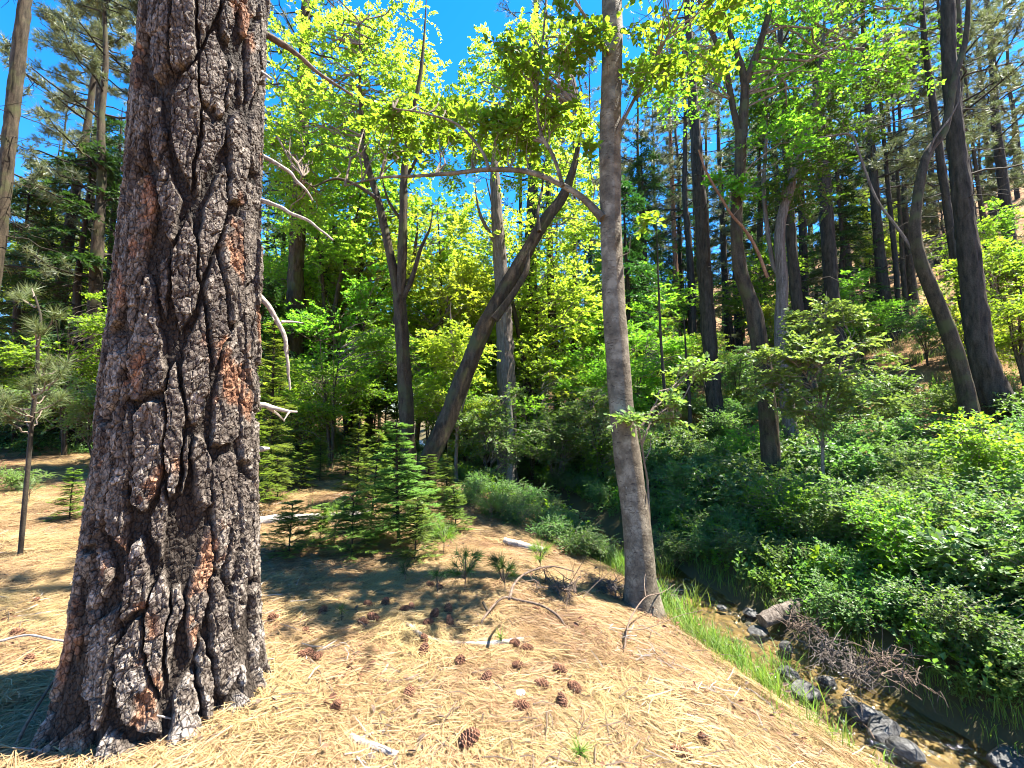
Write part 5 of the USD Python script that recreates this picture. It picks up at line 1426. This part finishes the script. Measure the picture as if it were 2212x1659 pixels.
stick("stick", "dark broken stick in the litter below the shaded cones", "stick", [(690, 1418), (715, 1408), (735, 1402)], 0.012, 0.010, "brown_stick", seed=9)
stick("stick", "curved dead stick at the edge of the tree's shade", "stick", [(585, 1378), (608, 1392), (640, 1398), (668, 1384)], 0.008, 0.006, "dead_wood", seed=10)
stick("fallen_branch", "long dark branch lying down the needle slope toward the creek", "branch", [(1412, 1478), (1450, 1505), (1500, 1530), (1545, 1552), (1580, 1562), (1612, 1566)], 0.017, 0.008, "brown_stick", seed=11)
stick("stick", "thin dark stick pointing at the cone below the white stone", "stick", [(1135, 1540), (1165, 1565), (1200, 1598), (1270, 1610)], 0.011, 0.006, "brown_stick", seed=12)
stick("stick", "short mossy stick with yellow lichen among the dead brush", "stick", [(1043, 1300), (1060, 1330), (1078, 1352)], 0.013, 0.010, "bark_brown", lift=[0.10, 0.04, 0.0], seed=13)
stick("fallen_branch", "arched grey branch with its end raised in the dead brush", "branch", [(1040, 1365), (1045, 1335), (1085, 1292), (1125, 1297), (1170, 1308), (1205, 1330), (1222, 1362)], 0.009, 0.011, "brown_stick", lift=[0.0, 0.07, 0.09, 0.08, 0.07, 0.05, 0.0], seed=14, forks=[([(1100, 1296), (1112, 1262), (1140, 1238), (1190, 1225), (1240, 1236)], 120)])
stick("dead_twig", "upright dead twig with bent arms in front of the pale alder", "twig", [(1338, 1415), (1350, 1395), (1352, 1370), (1365, 1330), (1395, 1290), (1430, 1280), (1458, 1262)], 0.010, 0.004, "brown_stick", lift=[0, 0.05, 0.11, 0.22, 0.34, 0.38, 0.42], seed=15,
      forks=[([(1354, 1362), (1385, 1360), (1420, 1350), (1470, 1330), (1520, 1318)], 90), ([(1395, 1290), (1392, 1262), (1394, 1240)], 140), ([(1350, 1385), (1335, 1400), (1330, 1420)], 5)])
for k, (a, lab) in enumerate([([(1000, 1420), (1040, 1395), (1060, 1385)], "thin twig left of the yellowed seedling"), ([(1210, 1300), (1260, 1330), (1300, 1370)], "dark twig lying where the slope begins"), ([(1290, 1390), (1330, 1402), (1395, 1440)], "thin twig on the slope below the upright dead twig"),
                              ([(1120, 1500 - 45), (1150, 1462), (1170, 1478)], "little twig by the white stone"), ([(1300, 1440), (1335, 1445), (1370, 1470)], "pale thin twig in the middle of the needle slope"), ([(1235, 1560), (1262, 1580), (1290, 1590)], "small pale twig low on the needle slope"),
                              ([(940, 1475), (980, 1520), (1005, 1530)], "thin twig between the bright needles"), ([(1480, 1480), (1540, 1560), (1560, 1570)], "thin arched dead stem at the edge of the grass"), ([(600, 1480), (640, 1500), (668, 1512)], "thin twig by the roots of the great pine")]):
    stick("dead_twig", lab, "twig", a, 0.006, 0.004, "dead_wood" if k % 2 else "brown_stick", seed=30 + k)
# dead twigs at the left foot of the great pine
for k, (a, l, r0, lab) in enumerate([([(0, 1385), (60, 1372), (120, 1382), (200, 1392)], [0.1, 0.12, 0.16, 0.16], 0.008, "long pale dead twig reaching toward the great pine from the left"),
                                     ([(122, 1500), (160, 1508), (185, 1530), (190, 1580), (183, 1640)], [0.22, 0.24, 0.2, 0.1, 0.0], 0.013, "bent pale twig hooked before the foot of the great pine"),
                                     ([(20, 1640), (60, 1560), (110, 1480), (150, 1420)], [0.02, 0.12, 0.2, 0.28], 0.008, "dark leaning twig at the lower left beside the great pine"),
                                     ([(0, 1335), (50, 1330), (130, 1318)], [0.02, 0.03, 0.05], 0.008, "pale twig in the litter left of the great pine"),
                                     ([(0, 1640), (50, 1645), (90, 1655)], [0.02, 0.02, 0.02], 0.016, "thick pale stick in the lower left corner"),
                                     ([(195, 1580), (240, 1560), (320, 1545), (370, 1552)], [0.1, 0.16, 0.2, 0.16], 0.006, "thin pale twig arching before the great pine's base"),
                                     ([(180, 1400), (192, 1450), (190, 1530)], [0.3, 0.2, 0.08], 0.007, "thin pale upright twig against the great pine's dark side")]):
    stick("dead_twig", lab, "twig", a, r0, r0 * 0.6, "dead_wood" if k != 2 else "brown_stick", lift=l, seed=50 + k)

# fallen logs
stick("fallen_log", "long grey weathered log lying behind the shaded fir seedlings", "log", [(556, 1138), (600, 1132), (680, 1128), (740, 1124), (800, 1120)], 0.065, 0.045, "dead_wood", seed=70, sides=14)
stick("fallen_log", "short bleached split log on the bright ground left of the pale alder", "log", [(1090, 1178), (1130, 1188), (1180, 1200)], 0.05, 0.04, "dead_wood", seed=71, sides=10)
stick("fallen_log", "broken pale log leaning by the foot of the dark leaning trunk", "log", [(925, 990), (945, 975), (958, 960)], 0.07, 0.06, "dead_wood", seed=72, sides=10)
p0, p1 = ground(1655, 1385), ground(1722, 1325)
a, b = np.array([*p0[:2], -0.74]), np.array([*p1[:2], -0.62])
t = thing("fallen_log", "thick pale log lying with its cut end over the creek", "log", (a + b) / 2)
part(t, "stem", tube(np.linspace(a + (a - b) * 0.1, b + (b - a) * 0.35, 5), [0.078, 0.088, 0.09, 0.088, 0.08], 22, 0.025, 0.25, (14, 5), 5, 0.2), "bark_shaggy", smooth=40)


def boulder(seed, size, flat=0.6):
    m = trimesh.creation.icosphere(4, 1.0)
    v = np.array(m.vertices)
    r = rs(seed)
    for _ in range(9):  # broken faces
        n = rand_unit(r, 1)[0]
        c = r.uniform(0.55, 0.85)
        v = v - np.maximum(0, v @ n - c)[:, None] * n * 0.9
    v = v * (1 + 0.22 * (meshkit.fbm(v * 2.3 + seed, 4, seed) - 0.5))[:, None]
    return v * np.array([1.0, 0.75, flat]) * size, np.array(m.faces)


def stone(label, xyz, size, seed, mat="stone", flat=0.6, yaw=0.0, name="creek_stone", cat="stone"):
    t = thing(name, label, cat, xyz, None, (0, 0, yaw))
    path = part(t, "rock", boulder(seed, size, flat), mat, smooth=35, world=False)
    return path


for k, (u, v, s, lab) in enumerate([(1640, 1362, 0.13, "dark wet stone left of the pale log's end"), (1740, 1490, 0.16, "large dark wet stone where the water splashes"), (1702, 1450, 0.11, "smaller wet stone behind the large splashed one"), (1880, 1545, 0.17, "big flat grey stone on the right side of the creek"),
                                    (1905, 1575, 0.16, "grey stone in front of the big flat one"), (1840, 1520, 0.10, "small dark stone left of the big flat one"), (1620, 1320, 0.10, "dark stone in the shady upper creek"), (1560, 1310, 0.07, "small dark stone near the shady upper bank"),
                                    (2180, 1640, 0.15, "dark round boulder in the lower right corner"), (1700, 1395, 0.10, "dark stone under the pale log"), (1960, 1620, 0.13, "flat wet stone low in the creek on the right"), (1790, 1470, 0.09, "small stone at the foot of the dead brush"), (1850, 1648, 0.12, "rounded stone at the lower edge of the needle bank")]):
    d = ray(u, v)
    zz = -0.84
    p = np.array([0, 0, EYE]) + d * ((zz - EYE) / d[2])
    stone(lab, (p[0], p[1], zz - 0.02), s, 200 + k, yaw=k * 47.0)
p = ground(1120, 1503)
stone("small white quartz stone lying on the needles among the cones", (p[0], p[1], p[2] + 0.01), 0.042, 260, "white_stone", 0.55, 20, "white_stone")

# pebbles on the creek bed
r = rs(54)
n = 1500
y = r.uniform(2.6, 9, n)
x = creek_x(y) + r.normal(0, 0.3, n)
pb = []
for k in range(3):
    m = trimesh.creation.icosphere(1, 1.0)
    pb.append((np.array(m.vertices) * [1, 0.8, 0.55], np.array(m.faces)))
bark_mat("pebble", (0.06, 0.045, 0.025), (0.24, 0.185, 0.11), scale=(9, 9, 9), bump=0.2, rough=0.5)
pr = scatter("/World/pebbles", [(pb[0], "pebble"), (pb[1], "stone"), (pb[2], "pebble")], r.choice(3, n, p=[0.5, 0.2, 0.3]), np.stack([x, y, np.full(n, -0.94) + rise(y)], 1), r.uniform(0, 6.28, n), r.uniform(0.02, 0.06, n) * r.uniform(0.7, 1.3, n), None)
describe(pr, kind="stuff")

# dead brush along the far side of the creek: heaps of thin grey twigs
def brush(label, xyz, R, n, seed, mat="dead_wood"):
    r = rs(seed)
    B = np.c_[r.normal(0, R * 0.45, (n, 2)), r.uniform(0, 0.12, n)]
    az = r.uniform(0, 6.28, n)
    L = R * r.uniform(0.5, 1.5, n)
    D = unit(np.stack([np.cos(az), np.sin(az), r.uniform(-0.05, 0.9, n)], 1))
    tt = np.linspace(0, 1, 5)
    P = B[:, None] + D[:, None] * (L[:, None] * tt)[..., None]
    P[..., 2] -= 0.3 * L[:, None] * tt**2
    P[:, 1:] += r.normal(0, 0.018, (n, 4, 3))
    j = r.integers(0, n, n * 2)
    s = P[j, r.integers(1, 5, n * 2)]
    e = s + r.normal(0, 0.10, (n * 2, 3))
    t = thing("dead_brush", label, "brushwood", xyz)
    part(t, "twigs", cat_mesh([twigs(P, np.broadcast_to(np.linspace(0.006, 0.002, 5), (n, 5)), 4), twigs(np.stack([s, (s + e) / 2 + 0.008, e], 1), np.broadcast_to([0.003, 0.0025, 0.0015], (n * 2, 3)), 3)]), mat, world=False, kind="stuff")


for k, (u, v, zz, R, n, mt, lab) in enumerate([(1790, 1420, -0.62, 0.15, 36, "bark_shaggy", "tangle of dry grey twigs above the large splashed stone"), (1850, 1470, -0.62, 0.17, 40, "bark_shaggy", "tangle of dry twigs hanging over the big flat stone"), (1925, 1450, -0.5, 0.2, 40, "brown_stick", "brown dead twigs under the shrubs on the far bank"),
                                               (1740, 1370, -0.62, 0.14, 40, "brown_stick", "brown root tangle beside the pale log"), (1310, 1285, None, 0.18, 70, "bark_shaggy", "grey brushwood heaped at the left foot of the pale alder"), (1400, 1295, None, 0.16, 70, "bark_shaggy", "fine grey dead twigs round the right foot of the pale alder"),
                                               (1200, 1290, None, 0.26, 50, "brown_stick", "dark dead brush on the crest left of the pale alder"), (1600, 1150, None, 0.25, 40, "dead_wood", "dry twigs in the thicket under the mossy alder"), (1820, 1180, None, 0.3, 60, "dead_wood", "dry grey twigs among the shrubs on the right slope")]):
    if zz is None:
        p = ground(u, v)
        p = np.array([p[0], p[1], tz(p[0], p[1]) - 0.02])
    else:
        d = ray(u, v)
        p = np.array([0, 0, EYE]) + d * ((zz - EYE) / d[2])
        p[2] = max(p[2], tz(p[0], p[1]) - 0.02)
    brush(lab, p, R, n, 300 + k, mt)

# seedlings with long needles on the needle floor
def seedling(label, u, v, H, n, mat="needle_fir", seed=0, arms=0):
    p = ground(u, v)
    r = rs(350 + seed)
    base = np.array([p[0], p[1], tz(p[0], p[1])])
    t = thing("pine_seedling", label, "seedling", base)
    top = np.array([r.normal(0, 0.02), r.normal(0, 0.02), H])
    part(t, "stem", tube([[0, 0, -0.03], top * 0.5 + [0.008, 0, 0], top], [0.005, 0.004, 0.003], 6, 0.03), "brown_stick", world=False, smooth=50)
    C, A = [top], [[0, 0, 1.0]]
    for k in range(arms):
        a = 2.4 * k
        f = r.uniform(0.45, 0.95)
        C.append(top * f + np.array([math.cos(a), math.sin(a), 0.4]) * 0.09 * H / 0.3)
        A.append([math.cos(a), math.sin(a), 0.6])
    if arms:
        part(t, "branchwork", twigs(np.array([[top * 0.4, (top * 0.5 + c) / 2, c] for c in C]), np.broadcast_to([0.003, 0.0025, 0.002], (len(C), 3)), 4), "brown_stick", world=False, kind="stuff")
    part(t, "needles", tufts(r, np.array(C), unit(np.array(A)), n, 0.10 if H < 0.3 else 0.12, 0.0042, 0.75), mat, world=False, kind="stuff")


for k, (u, v, H, n, mt, arms, lab) in enumerate([(735, 1352, 0.12, 34, "grass_blade", 0, "bright green pine seedling alone on the needles in the sun"), (1080, 1402, 0.10, 34, "needle_fir", 0, "green pine seedling at the end of the bleached branch"), (945, 1290, 0.22, 40, "needle_cedar", 3, "dark pine seedling in the shade before the young cedar"),
                                                 (1002, 1290, 0.40, 60, "needle_cedar", 12, "bushy dark young cedar on the crest of the needle slope"), (1092, 1290, 0.32, 60, "needle_cedar", 10, "bushy dark young cedar beside the arched grey branch"), (875, 1262, 0.2, 40, "needle_cedar", 3, "little dark seedling in the shade behind the cones"),
                                                 (1255, 1652, 0.07, 26, "grass_blade", 2, "small green sprout at the lower edge of the picture"), (958, 1200, 0.35, 60, "needle_fir", 9, "young cedar on the bright ground beyond the shade"), (720, 1175, 0.45, 70, "needle_fir", 14, "round bushy green seedling before the grey log"), (1165, 1240, 0.3, 50, "needle_fir", 8, "young cedar near the bleached split log"),
                                                 (60, 1090, 0.35, 40, "needle_young", 6, "pale green bush in the sun at the left edge"), (1060, 1130, 0.4, 60, "leaf_pale", 10, "pale green bush above the bleached split log")]):
    seedling(lab, u, v, H, n, mt, k, arms)
